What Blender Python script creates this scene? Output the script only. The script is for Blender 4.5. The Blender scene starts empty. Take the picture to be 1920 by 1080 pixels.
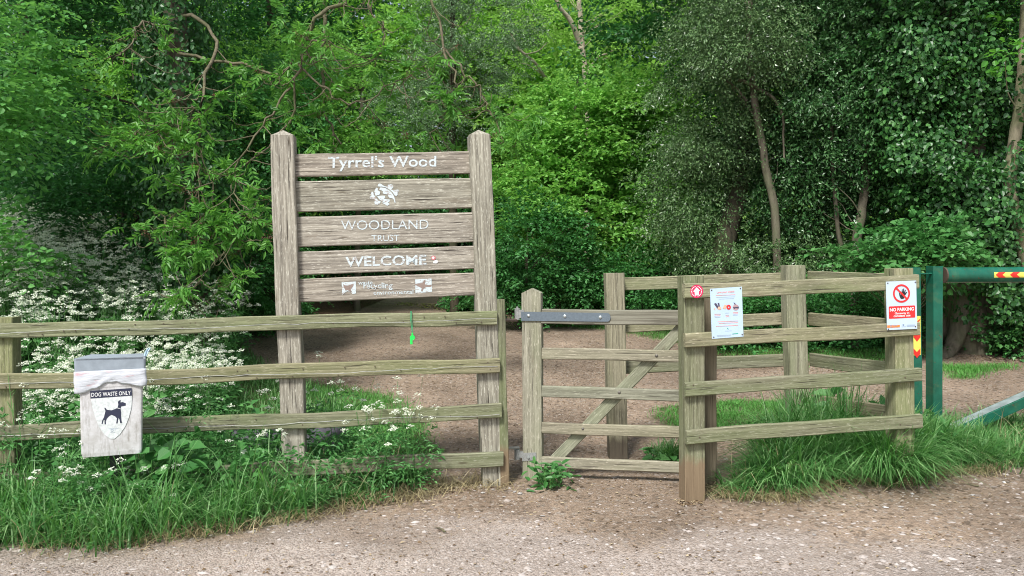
import bpy, math, random
import numpy as np
from mathutils import Vector, Matrix

rng = np.random.default_rng(11)
random.seed(11)
SC = bpy.context.scene
COL = SC.collection
PI = math.pi

# ------------------------------------------------------------------ camera
FPX = 1500.0
PITCH, ROLL, EYE = math.radians(1.76), math.radians(-1.2), 1.6
cam_data = bpy.data.cameras.new('camera')
cam_data.sensor_width = 36.0
cam_data.lens = FPX / 1920 * 36.0
cam_data.clip_start = 0.05
cam_data.clip_end = 600
cam = bpy.data.objects.new('camera', cam_data)
COL.objects.link(cam)
RC = Matrix.Rotation(PI / 2 - PITCH, 3, 'X') @ Matrix.Rotation(ROLL, 3, 'Z')
cam.matrix_world = Matrix.Translation((0, 0, EYE)) @ RC.to_4x4()
SC.camera = cam

# ------------------------------------------------------------------ light
SUN_EL, SUN_AZ = math.radians(54), math.radians(203)   # azimuth clockwise from +Y: behind the camera, a little left
world = bpy.data.worlds.new('World')
SC.world = world
world.use_nodes = True
wn = world.node_tree
bg = wn.nodes['Background']
sky = wn.nodes.new('ShaderNodeTexSky')
sky.sky_type = 'NISHITA'
sky.sun_disc = False
sky.sun_elevation = SUN_EL
sky.sun_rotation = SUN_AZ
sky.dust_density = 2.5
hs = wn.nodes.new('ShaderNodeHueSaturation')   # thin overcast: a paler, less blue sky
hs.inputs['Saturation'].default_value = 0.6
wn.links.new(sky.outputs[0], hs.inputs['Color'])
wn.links.new(hs.outputs[0], bg.inputs[0])
bg.inputs[1].default_value = 0.095
sd = bpy.data.lights.new('sun', 'SUN')
sd.energy = 2.7
sd.angle = math.radians(11)
sd.color = (1.0, 0.97, 0.93)
sun = bpy.data.objects.new('sun', sd)
COL.objects.link(sun)
sdir = Vector((math.sin(SUN_AZ) * math.cos(SUN_EL), math.cos(SUN_AZ) * math.cos(SUN_EL), math.sin(SUN_EL)))
sun.rotation_euler = sdir.to_track_quat('Z', 'Y').to_euler()
sun.location = (0, -5, 20)
SC.view_settings.view_transform = 'Standard'
SC.view_settings.look = 'None'
SC.view_settings.gamma = 1
SC.view_settings.exposure = 0.92
try:
    SC.cycles.use_denoising = True
    SC.cycles.pixel_filter_type = 'BLACKMAN_HARRIS'
    SC.cycles.filter_width = 1.05
    SC.cycles.max_bounces = 7
    SC.cycles.diffuse_bounces = 4
    SC.cycles.transmission_bounces = 5
    SC.cycles.glossy_bounces = 2
except Exception:
    pass

# ------------------------------------------------------------------ maths helpers
def _h(ix, iy, s):
    n = (ix.astype(np.int64) * 374761393 + iy.astype(np.int64) * 668265263 + s * 974711) & 0x7fffffff
    n = ((n ^ (n >> 13)) * 1274126177) & 0x7fffffff
    return ((n ^ (n >> 16)) & 0xffff) / 65535.0

def vn(x, y, s=0):
    x = np.asarray(x, float); y = np.asarray(y, float)
    ix, iy = np.floor(x), np.floor(y)
    fx, fy = x - ix, y - iy
    fx, fy = fx * fx * (3 - 2 * fx), fy * fy * (3 - 2 * fy)
    a, b = _h(ix, iy, s), _h(ix + 1, iy, s)
    c, d = _h(ix, iy + 1, s), _h(ix + 1, iy + 1, s)
    return (a * (1 - fx) + b * fx) * (1 - fy) + (c * (1 - fx) + d * fx) * fy

def fbm(x, y, s=0, o=4):
    t, a, n = 0, .5, 0
    for k in range(o):
        t = t + a * vn(x * 2 ** k, y * 2 ** k, s + k); n += a; a *= .5
    return t / n

def sst(a, b, x):
    t = np.clip((np.asarray(x, float) - a) / (b - a), 0, 1)
    return t * t * (3 - 2 * t)

def terrain(x, y, fine=True):
    x = np.asarray(x, float); y = np.asarray(y, float)
    z = .075 * (np.clip(y, 6.5, 15) - 6.5) + .02 * np.clip(y - 15, 0, 30) + .12 * np.clip(y - 45, 0, 60)
    z = z + .2 * np.clip(-3 - x, 0, 5) * sst(6, 8.5, y)
    z = z + .10 * np.exp(-(((x - 2.5) / .75) ** 2 + ((y - 5.85) / .38) ** 2))
    z = z + .03 * (fbm(x * .7, y * .7, 3) - .5) * sst(0, 3, np.abs(y - 5.6) + .6)
    if fine:
        z = z + .016 * (fbm(x * 5, y * 5, 9) - .5)
    return z

def ray(px, py):
    return (RC @ Vector(((px - 960) / FPX, -(py - 540) / FPX, -1))).normalized()

ORG = Vector((0, 0, EYE))
def gp(px, py):
    d = ray(px, py); z = 0.0
    p = ORG
    for _ in range(30):
        t = (z - EYE) / d.z
        if t < 0 or t > 60: t = 60
        p = ORG + d * t
        z = z * .5 + .5 * float(terrain(p.x, p.y, False))
    return p

def at(px, py, Y):
    d = ray(px, py)
    return ORG + d * (Y / d.y)

class Plane:
    def __init__(s, o, ang):
        s.o = o.copy(); s.o.z = 0
        s.u = Vector((math.cos(ang), math.sin(ang), 0)); s.v = Vector((-math.sin(ang), math.cos(ang), 0))
    def at(s, px, py, t=0.0):
        d = ray(px, py)
        q = s.o + s.v * t
        return ORG + d * ((q - ORG).dot(s.v) / d.dot(s.v))

# ------------------------------------------------------------------ object helpers
WM = {}
def thing(name, label, cat, loc, group=None):
    o = bpy.data.objects.new(name, None)
    o.empty_display_size = .1
    COL.objects.link(o)
    o.location = loc
    WM[o] = Matrix.Translation(loc)
    o['label'] = label; o['category'] = cat
    if group: o['group'] = group
    return o

def put(name, me, m, parent=None, mw=None, label=None, cat=None, kind=None, group=None):
    o = bpy.data.objects.new(name, me)
    if m is not None:
        me.materials.clear(); me.materials.append(m)
    COL.objects.link(o)
    mw = mw if mw is not None else Matrix.Identity(4)
    WM[o] = mw
    if parent is not None:
        o.parent = parent
        o.matrix_local = WM[parent].inverted() @ mw
    else:
        o.matrix_world = mw
    if label: o['label'] = label
    if cat: o['category'] = cat
    if kind: o['kind'] = kind
    if group: o['group'] = group
    return o

def mesh(name, V, faces, smooth=False):
    """V (n,3) array, faces: list of (k,m) int arrays with m corners each"""
    V = np.asarray(V, np.float32)
    me = bpy.data.meshes.new(name)
    me.vertices.add(len(V)); me.vertices.foreach_set('co', V.ravel())
    faces = [np.asarray(f, np.int32) for f in faces if len(f)]
    nl = sum(f.size for f in faces); nf = sum(len(f) for f in faces)
    me.loops.add(nl); me.polygons.add(nf)
    me.loops.foreach_set('vertex_index', np.concatenate([f.ravel() for f in faces]))
    tot = np.concatenate([np.full(len(f), f.shape[1], np.int32) for f in faces])
    st = np.concatenate([[0], np.cumsum(tot)[:-1]]).astype(np.int32)
    me.polygons.foreach_set('loop_start', st)
    me.polygons.foreach_set('loop_total', tot)
    me.polygons.foreach_set('use_smooth', np.full(nf, smooth))
    me.update(calc_edges=True)
    return me

class MB:
    def __init__(s): s.V = []; s.F = {}; s.n = 0
    def add(s, V, *faces):
        V = np.asarray(V, float).reshape(-1, 3)
        for f in faces:
            f = np.asarray(f, np.int64)
            if len(f): s.F.setdefault(f.shape[1], []).append(f + s.n)
        s.V.append(V); s.n += len(V)
        return s
    def poly(s, pts):
        return s.add([tuple(p) for p in pts], [list(range(len(pts)))])
    def box(s, c, h, R=None):
        R = R or Matrix.Identity(3)
        pts = [Vector(c) + R @ Vector((h[0] * a, h[1] * b, h[2] * d)) for d in (-1, 1) for a, b in ((-1, -1), (1, -1), (1, 1), (-1, 1))]
        return s.add([tuple(p) for p in pts], [[3, 2, 1, 0], [4, 5, 6, 7], [0, 1, 5, 4], [1, 2, 6, 5], [2, 3, 7, 6], [3, 0, 4, 7]])
    def tube(s, P, r, n=8, cap=True, jit=0.0):
        P = [Vector(p) for p in P]
        rs = r if hasattr(r, '__len__') else [r] * len(P)
        ref = Vector((.13, .2, 1)) if abs((P[-1] - P[0]).normalized().z) < .9 else Vector((1, .1, 0))
        V = []
        for i, p in enumerate(P):
            d = (P[min(i + 1, len(P) - 1)] - P[max(i - 1, 0)]).normalized()
            a = d.cross(ref).normalized(); b = d.cross(a)
            for k in range(n):
                t = 2 * PI * k / n
                q = rs[i] * (1 + (random.random() - .5) * jit)
                V.append(tuple(p + (a * math.cos(t) + b * math.sin(t)) * q))
        F = [[i * n + k, i * n + (k + 1) % n, (i + 1) * n + (k + 1) % n, (i + 1) * n + k] for i in range(len(P) - 1) for k in range(n)]
        s.add(V, F)
        if cap:
            s.F.setdefault(n, []).append(np.array([list(range(n))]) + s.n - len(V))
            s.F.setdefault(n, []).append(np.array([list(range(n))[::-1]]) + s.n - n)
        return s
    def build(s, name, m, parent=None, smooth=False, mw=None, **k):
        V = np.concatenate(s.V)
        if mw is None and parent is not None:      # geometry given in world space: move the origin to the parent
            mw = Matrix.Translation(WM[parent].translation)
        if mw is not None:
            I = np.array(mw.inverted())
            V = V @ I[:3, :3].T + I[:3, 3]
        me = mesh(name, V, [np.concatenate(f) for f in s.F.values()], smooth)
        return put(name, me, m, parent, mw, **k)

# ------------------------------------------------------------------ materials
def new_mat(name):
    m = bpy.data.materials.new(name); m.use_nodes = True
    nt = m.node_tree
    return m, nt, nt.nodes['Principled BSDF'], nt.links.new

def ramp(nt, fac, stops):
    r = nt.nodes.new('ShaderNodeValToRGB')
    e = r.color_ramp.elements
    while len(e) < len(stops): e.new(.5)
    for q, (p, c) in zip(e, stops):
        q.position = p
        q.color = (*c, 1) if hasattr(c, '__len__') else (c, c, c, 1)
    nt.links.new(fac, r.inputs[0])
    return r.outputs[0]

def noise(nt, vec, scale, detail=4, rough=.55, sc=None):
    if sc is not None:
        mp = nt.nodes.new('ShaderNodeMapping'); mp.inputs['Scale'].default_value = sc
        nt.links.new(vec, mp.inputs[0]); vec = mp.outputs[0]
    n = nt.nodes.new('ShaderNodeTexNoise')
    n.inputs['Scale'].default_value = scale; n.inputs['Detail'].default_value = detail; n.inputs['Roughness'].default_value = rough
    nt.links.new(vec, n.inputs['Vector'])
    return n.outputs[0]

def mix(nt, f, a, b, mode='MIX'):
    n = nt.nodes.new('ShaderNodeMix'); n.data_type = 'RGBA'; n.blend_type = mode
    for s_, v in ((n.inputs[0], f), (n.inputs[6], a), (n.inputs[7], b)):
        if hasattr(v, 'default_value') or hasattr(v, 'is_linked'): nt.links.new(v, s_)
        elif hasattr(v, '__len__'): s_.default_value = (*v, 1)
        else: s_.default_value = v
    return n.outputs[2]

def bump(nt, b, h, strength, dist=.01):
    n = nt.nodes.new('ShaderNodeBump'); n.inputs['Strength'].default_value = strength; n.inputs['Distance'].default_value = dist
    nt.links.new(h, n.inputs['Height']); nt.links.new(n.outputs[0], b.inputs['Normal'])

def simple(name, c, rough=.6, metal=0, var=.12, scale=30, bmp=.15, spec=.5):
    m, nt, b, L = new_mat(name)
    tc = nt.nodes.new('ShaderNodeTexCoord')
    n = noise(nt, tc.outputs['Object'], scale, 5)
    lo = tuple(v * (1 - var) for v in c); hi = tuple(min(1, v * (1 + var)) for v in c)
    L(ramp(nt, n, [(.3, lo), (.7, hi)]), b.inputs['Base Color'])
    b.inputs['Roughness'].default_value = rough; b.inputs['Metallic'].default_value = metal
    b.inputs['Specular IOR Level'].default_value = spec
    if bmp: bump(nt, b, n, bmp, .003)
    return m

def obj_vec(nt):
    tc = nt.nodes.new('ShaderNodeTexCoord'); oi = nt.nodes.new('ShaderNodeObjectInfo')
    ml = nt.nodes.new('ShaderNodeMath'); ml.operation = 'MULTIPLY'; ml.inputs[1].default_value = 37.0
    ad = nt.nodes.new('ShaderNodeVectorMath'); ad.operation = 'ADD'
    nt.links.new(oi.outputs['Random'], ml.inputs[0]); nt.links.new(tc.outputs['Object'], ad.inputs[0]); nt.links.new(ml.outputs[0], ad.inputs[1])
    return ad.outputs[0]

def wood(name, lo, mid, hi, green, gamt=.5, crack=.5, stain=(.12, .085, .06), g=1.0, fleck=None, foot=None):
    """weathered timber: grain runs along local X"""
    m, nt, b, L = new_mat(name)
    v = obj_vec(nt)
    gr = noise(nt, v, 1, 6, .62, (2.2, 70 * g, 70 * g))
    c = ramp(nt, gr, [(.28, lo), (.5, mid), (.72, hi)])
    pt = noise(nt, v, 1, 3, .5, (1.1, 7, 7))
    c = mix(nt, ramp(nt, pt, [(.38, (0, 0, 0)), (.68, (gamt, gamt, gamt))]), c, mix(nt, .55, green, c, 'MIX'))
    st = noise(nt, v, 1, 4, .6, (3.2, 12, 12))
    c = mix(nt, ramp(nt, st, [(.62, 0.0), (.78, .55)]), c, stain)
    if fleck:
        fl = noise(nt, v, 1, 5, .7, (22, 150, 150))
        c = mix(nt, ramp(nt, fl, [(.56, 0.0), (.66, .75)]), c, fleck)
        c = mix(nt, ramp(nt, fl, [(.30, .6), (.40, 0.0)]), c, (.09, .07, .055))
    kn = nt.nodes.new('ShaderNodeTexVoronoi'); kn.inputs['Scale'].default_value = 1
    mp = nt.nodes.new('ShaderNodeMapping'); mp.inputs['Scale'].default_value = (2.2, 9, 9); L(v, mp.inputs[0]); L(mp.outputs[0], kn.inputs['Vector'])
    c = mix(nt, ramp(nt, kn.outputs['Distance'], [(.05, .6), (.10, 0.0)]), c, (.07, .05, .03))
    oi = nt.nodes.new('ShaderNodeObjectInfo')
    c = mix(nt, 1.0, c, ramp(nt, oi.outputs['Random'], [(0, (.80, .82, .80)), (.35, (.94, 1.0, .84)), (.7, (1.10, 1.08, 1.0)), (1, (.97, .93, .80))]), 'MULTIPLY')
    dm = noise(nt, v, 1, 5, .65, (2.0, 5, 5))
    c = mix(nt, ramp(nt, dm, [(.5, 0.0), (.75, .65)]), c, mix(nt, .4, (.10, .095, .075), c))
    ck = noise(nt, v, 1, 3, .45, (3.5, 95 * g, 95 * g))
    cr = ramp(nt, ck, [(.30, crack), (.37, 0.0)])
    c = mix(nt, cr, c, (.035, .028, .022))
    if foot:                        # earth-stained foot of a post: local X runs up the post
        tcf = nt.nodes.new('ShaderNodeTexCoord'); sx = nt.nodes.new('ShaderNodeSeparateXYZ'); L(tcf.outputs['Object'], sx.inputs[0])
        fa = nt.nodes.new('ShaderNodeMath'); fa.operation = 'MULTIPLY_ADD'; fa.inputs[1].default_value = .22
        L(noise(nt, v, 1, 4, .6, (4, 14, 14)), fa.inputs[0]); L(sx.outputs[0], fa.inputs[2])
        c = mix(nt, ramp(nt, fa.outputs[0], [(foot[0], .85), (foot[0] + .06, 0.0)]), c, mix(nt, gr, tuple(q_ * .6 for q_ in foot[1]), foot[1]))
    L(c, b.inputs['Base Color'])
    b.inputs['Roughness'].default_value = .88; b.inputs['Specular IOR Level'].default_value = .25
    sub = nt.nodes.new('ShaderNodeMath'); sub.operation = 'SUBTRACT'; L(gr, sub.inputs[0]); L(cr, sub.inputs[1])
    bump(nt, b, sub.outputs[0], .55, .006)
    return m

M_rail = wood('fence_timber', (.125, .115, .085), (.235, .22, .16), (.375, .355, .27), (.15, .205, .075), .95, .75, fleck=(.46, .44, .36))
M_post = wood('green_post_timber', (.13, .12, .085), (.225, .22, .145), (.34, .33, .235), (.16, .22, .075), .95, .5, fleck=(.46, .44, .34), foot=(.60, (.27, .19, .12)))
M_postd = wood('grey_green_post_timber', (.14, .13, .105), (.26, .25, .195), (.38, .365, .30), (.17, .21, .10), .7, .6, fleck=(.46, .44, .37), foot=(.50, (.13, .105, .08)))
M_oak = wood('silvered_oak', (.11, .098, .09), (.275, .25, .23), (.475, .445, .415), (.25, .25, .19), .25, .9, (.17, .13, .10), 1.0, (.66, .64, .61))
M_gate = wood('gate_timber', (.145, .135, .115), (.26, .25, .21), (.40, .385, .34), (.20, .235, .13), .6, .6, fleck=(.52, .5, .44))
M_gatetop = wood('gate_top_timber', (.11, .095, .082), (.21, .19, .17), (.34, .315, .29), (.16, .17, .12), .3, .7)
M_brown = wood('brown_post_timber', (.085, .072, .055), (.15, .13, .105), (.23, .20, .165), (.16, .16, .09), .4, .5)

def leafm(name, c1, c2, c3, trans, tmix=.35, rough=.5, spec=.4, patch=.25):
    m, nt, b, L = new_mat(name)
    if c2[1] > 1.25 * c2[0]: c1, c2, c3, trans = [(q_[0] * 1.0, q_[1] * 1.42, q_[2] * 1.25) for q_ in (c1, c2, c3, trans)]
    g = nt.nodes.new('ShaderNodeNewGeometry')
    c = ramp(nt, g.outputs['Random Per Island'], [(.0, c1), (.5, c2), (1.0, c3)])
    n = noise(nt, g.outputs['Position'], 1.3, 3)
    c = mix(nt, 1.0, c, ramp(nt, n, [(.3, 1 - patch), (.7, 1.0)]), 'MULTIPLY')
    L(c, b.inputs['Base Color'])
    b.inputs['Roughness'].default_value = rough; b.inputs['Specular IOR Level'].default_value = spec
    t = nt.nodes.new('ShaderNodeBsdfTranslucent')
    L(mix(nt, .6, c, trans), t.inputs[0])
    mx = nt.nodes.new('ShaderNodeMixShader'); mx.inputs[0].default_value = tmix
    L(b.outputs[0], mx.inputs[1]); L(t.outputs[0], mx.inputs[2])
    L(mx.outputs[0], nt.nodes['Material Output'].inputs[0])
    return m

K_hazel = leafm('hazel_leaf', (.045, .13, .02), (.085, .21, .03), (.14, .29, .045), (.22, .42, .05), .42, .5)
K_far = leafm('far_leaf', (.18, .25, .04), (.28, .36, .075), (.40, .47, .14), (.34, .5, .08), .5, .6)
K_bright = leafm('sunlit_leaf', (.11, .22, .04), (.20, .35, .07), (.36, .50, .14), (.34, .46, .08), .45, .55)
K_ash = leafm('ash_leaf', (.065, .15, .03), (.115, .235, .045), (.21, .33, .08), (.28, .45, .06), .42, .45)
K_elm = leafm('elm_leaf', (.09, .20, .05), (.14, .28, .075), (.19, .34, .11), (.26, .42, .08), .4, .5)
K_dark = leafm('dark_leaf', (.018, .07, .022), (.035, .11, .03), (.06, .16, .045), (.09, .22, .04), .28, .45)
K_holly = leafm('holly_leaf', (.045, .075, .025), (.085, .125, .042), (.20, .235, .105), (.08, .14, .04), .1, .36, .5)
K_holly2 = leafm('glossy_holly_leaf', (.03, .075, .024), (.055, .115, .035), (.12, .18, .07), (.07, .17, .04), .12, .36, .5)
K_yew = leafm('grey_evergreen_leaf', (.07, .11, .045), (.14, .18, .08), (.3, .33, .2), (.1, .18, .08), .12, .38, .6)
K_ivy = leafm('ivy_leaf', (.022, .065, .018), (.04, .10, .026), (.09, .18, .045), (.07, .18, .035), .15, .4, .45)
K_under = leafm('undergrowth_leaf', (.035, .11, .03), (.06, .16, .045), (.10, .23, .065), (.12, .28, .05), .3, .5)
K_grass = leafm('grass_blade', (.045, .11, .03), (.10, .20, .06), (.32, .38, .18), (.2, .4, .05), .35, .5, .4, .3)
K_turf = leafm('turf_blade', (.08, .19, .04), (.12, .26, .055), (.2, .33, .1), (.22, .38, .06), .3, .6, .3, .3)
K_straw = leafm('straw_blade', (.30, .25, .13), (.42, .36, .2), (.55, .48, .3), (.5, .42, .22), .25, .7, .2)
K_pars = leafm('parsley_leaf', (.06, .15, .045), (.11, .22, .07), (.20, .31, .12), (.15, .3, .08), .3, .5)
K_petal = leafm('white_petal', (.64, .72, .54), (.82, .87, .74), (.9, .92, .85), (.8, .85, .62), .3, .7, .2, .08)
K_nettle = leafm('nettle_leaf', (.05, .13, .035), (.08, .18, .05), (.13, .23, .075), (.13, .3, .08), .28, .5)
K_stem = leafm('green_stem', (.07, .15, .04), (.10, .19, .05), (.14, .22, .07), (.12, .22, .05), .1, .6)

def bark(name, a, b_, c, sc=(14, 14, 3)):
    m, nt, b, L = new_mat(name)
    tc = nt.nodes.new('ShaderNodeTexCoord')
    n = noise(nt, tc.outputs['Object'], 1, 6, .6, sc)
    p = noise(nt, tc.outputs['Object'], 2.5, 3)
    col = ramp(nt, n, [(.3, a), (.7, b_)])
    col = mix(nt, ramp(nt, p, [(.45, 0.0), (.65, .7)]), col, c)
    L(col, b.inputs['Base Color']); b.inputs['Roughness'].default_value = .9; b.inputs['Specular IOR Level'].default_value = .2
    bump(nt, b, n, .8, .02)
    return m
B_grey = bark('grey_bark', (.075, .065, .045), (.18, .16, .12), (.10, .12, .06))
B_dark = bark('dark_bark', (.035, .03, .02), (.09, .075, .05), (.05, .07, .03))
B_twig = bark('twig_bark', (.085, .075, .05), (.19, .165, .11), (.12, .13, .06), (20, 20, 20))
B_pale = bark('pale_dead_bark', (.34, .29, .21), (.52, .46, .36), (.38, .36, .25), (15, 15, 15))

# ------------------------------------------------------------------ ground
FENCE = Plane(gp(924, 912), math.radians(8))
PEN = Plane(gp(1303, 941), math.radians(7.5))

def inpoly(P, poly):
    x, y = P[:, 0], P[:, 1]
    r = np.zeros(len(P), bool)
    n = len(poly)
    for i in range(n):
        x0, y0 = poly[i][:2]; x1, y1 = poly[(i + 1) % n][:2]
        c = ((y0 > y) != (y1 > y)) & (x < (x1 - x0) * (y - y0) / (y1 - y0 + 1e-12) + x0)
        r ^= c
    return r

def gpoly(pts): return [tuple(gp(*p)) for p in pts]

VERGE = gpoly([(-500, 1060), (-200, 1045), (120, 1022), (300, 1010), (480, 985), (600, 955), (720, 932), (805, 905), (820, 850), (800, 790),
               (730, 750), (650, 727), (570, 712), (500, 692), (455, 655), (435, 625), (405, 604), (200, 596), (-300, 590)])
RGRASS = gpoly([(1345, 932), (1420, 938), (1520, 924), (1600, 904), (1700, 900), (1742, 905), (1765, 880), (1850, 876), (2050, 860),
                (2050, 795), (1900, 800), (1640, 800), (1540, 808), (1490, 840), (1440, 880), (1380, 912)])
PTURF = gpoly([(1215, 775), (1290, 757), (1420, 752), (1520, 758), (1560, 800), (1460, 815), (1380, 822), (1250, 800)])
RTURF = gpoly([(1320, 655), (1360, 672), (1560, 688), (1670, 674), (1760, 660), (1700, 632), (1400, 622), (1090, 596), (960, 600), (1000, 610), (1150, 618)])
RTURF2 = gpoly([(1775, 708), (1830, 708), (1850, 692), (1900, 692), (1900, 686), (1775, 690)])

def axis(a, b, st, lo, hi, n):
    core = np.arange(a, b, st)
    g = np.geomspace(1, 40, n)
    left = a - (g - 1) / 39 * (a - lo); right = b + (g - 1) / 39 * (hi - b)
    return np.unique(np.concatenate([left[::-1], core, right]))
gx = axis(-7.5, 8.5, .065, -170, 170, 26)
gy = axis(2.6, 16, .065, -25, 220, 26)
GX, GY = np.meshgrid(gx, gy)
GZ = terrain(GX, GY)
gv = np.stack([GX.ravel(), GY.ravel(), GZ.ravel()], 1)
ny, nx = GX.shape
idx = np.arange(ny * nx).reshape(ny, nx)
gf = np.stack([idx[:-1, :-1].ravel(), idx[:-1, 1:].ravel(), idx[1:, 1:].ravel(), idx[1:, :-1].ravel()], 1)
gme = mesh('ground', gv, [gf], True)
q = gv[:, :2] + np.stack([fbm(gv[:, 0] * 4, gv[:, 1] * 4, 21) - .5, fbm(gv[:, 0] * 4, gv[:, 1] * 4, 31) - .5], 1) * .35
edge = 4.62 - .10 * gv[:, 0] + (fbm(gv[:, 0] * 1.5, gv[:, 1] * 2.0, 41) - .5) * 1.6
grav = 1 - sst(-.35, .45, gv[:, 1] - edge)
green = np.zeros(len(gv))
for P_ in (VERGE, RGRASS, PTURF, RTURF, RTURF2): green = np.maximum(green, inpoly(q, P_).astype(float))
wood_y = np.where(gv[:, 0] > 2.5, 10.4, 14.5)
humus = sst(-.8, .5, gv[:, 1] - wood_y + (fbm(gv[:, 0], gv[:, 1], 51) - .5) * 2)
humus = np.where((gv[:, 0] > -3.2) & (gv[:, 0] < -.6) & (gv[:, 1] < 26), humus * .15, humus)
ca = gme.color_attributes.new('zones', 'FLOAT_COLOR', 'POINT')
ca.data.foreach_set('color', np.stack([grav, green, humus, np.ones(len(gv))], 1).astype(np.float32).ravel())
m, nt, b, L = new_mat('woodland_ground')
tc = nt.nodes.new('ShaderNodeTexCoord'); v = tc.outputs['Object']
at_ = nt.nodes.new('ShaderNodeVertexColor'); at_.layer_name = 'zones'
sp = nt.nodes.new('ShaderNodeSeparateColor'); L(at_.outputs[0], sp.inputs[0])
n1 = noise(nt, v, 1.6, 5, .6); n2 = noise(nt, v, 26, 6, .7); n3 = noise(nt, v, 120, 3, .6)
dirt = ramp(nt, n1, [(.3, (.235, .175, .125)), (.7, (.40, .305, .225))])
dirt = mix(nt, 1.0, dirt, ramp(nt, n2, [(.3, .62), (.7, 1.18)]), 'MULTIPLY')
vo = nt.nodes.new('ShaderNodeTexVoronoi'); vo.inputs['Scale'].default_value = 75; L(v, vo.inputs['Vector'])
vs = nt.nodes.new('ShaderNodeSeparateColor'); L(vo.outputs['Color'], vs.inputs[0])
chip = ramp(nt, vs.outputs[0], [(.86, 0.0), (.9, 1.0)])
chipc = ramp(nt, vs.outputs[1], [(.0, (.14, .11, .09)), (.4, (.33, .27, .22)), (1.0, (.55, .49, .43))])
dirt = mix(nt, mix(nt, .65, (0, 0, 0), chip), dirt, chipc)
v2 = nt.nodes.new('ShaderNodeTexVoronoi'); v2.inputs['Scale'].default_value = 34; L(v, v2.inputs['Vector'])
vs2 = nt.nodes.new('ShaderNodeSeparateColor'); L(v2.outputs['Color'], vs2.inputs[0])
dirt = mix(nt, mix(nt, .5, (0, 0, 0), ramp(nt, vs2.outputs[0], [(.90, 0.0), (.94, 1.0)])), dirt, (.36, .32, .27))
dirt = mix(nt, mix(nt, .6, (0, 0, 0), ramp(nt, vs2.outputs[1], [(.88, 0.0), (.92, 1.0)])), dirt, (.085, .065, .045))
n4 = noise(nt, v, .7, 3, .5)
dirt = mix(nt, 1.0, dirt, ramp(nt, n4, [(.35, .78), (.65, 1.12)]), 'MULTIPLY')
gr = ramp(nt, vs.outputs[2], [(0, (.22, .18, .15)), (.5, (.38, .33, .29)), (1, (.56, .51, .47))])
gr = mix(nt, .5, gr, ramp(nt, n2, [(.3, (.32, .255, .205)), (.7, (.49, .41, .35))]))
gr = mix(nt, 1.0, gr, ramp(nt, noise(nt, v, 1, 4, .6, (.5, 1.6, 1)), [(.38, .80), (.62, 1.08)]), 'MULTIPLY')
c = mix(nt, sp.outputs[0], dirt, gr)
hum = mix(nt, ramp(nt, n2, [(.4, 0.0), (.6, 1.0)]), (.05, .035, .022), (.16, .10, .06))
c = mix(nt, sp.outputs[2], c, hum)
c = mix(nt, mix(nt, .75, (0, 0, 0), sp.outputs[1]), c, ramp(nt, n2, [(.35, (.05, .06, .025)), (.65, (.10, .12, .045))]))
L(c, b.inputs['Base Color']); b.inputs['Roughness'].default_value = .95; b.inputs['Specular IOR Level'].default_value = .2
ad = nt.nodes.new('ShaderNodeMath'); ad.operation = 'ADD'; L(n2, ad.inputs[0]); L(n3, ad.inputs[1])
ad2 = nt.nodes.new('ShaderNodeMath'); ad2.operation = 'ADD'; L(ad.outputs[0], ad2.inputs[0])
L(ramp(nt, vo.outputs['Distance'], [(0, 1.0), (.6, 0.0)]), ad2.inputs[1])
bump(nt, b, ad2.outputs[0], .8, .012)
put('ground', gme, m, kind='structure')

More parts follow.
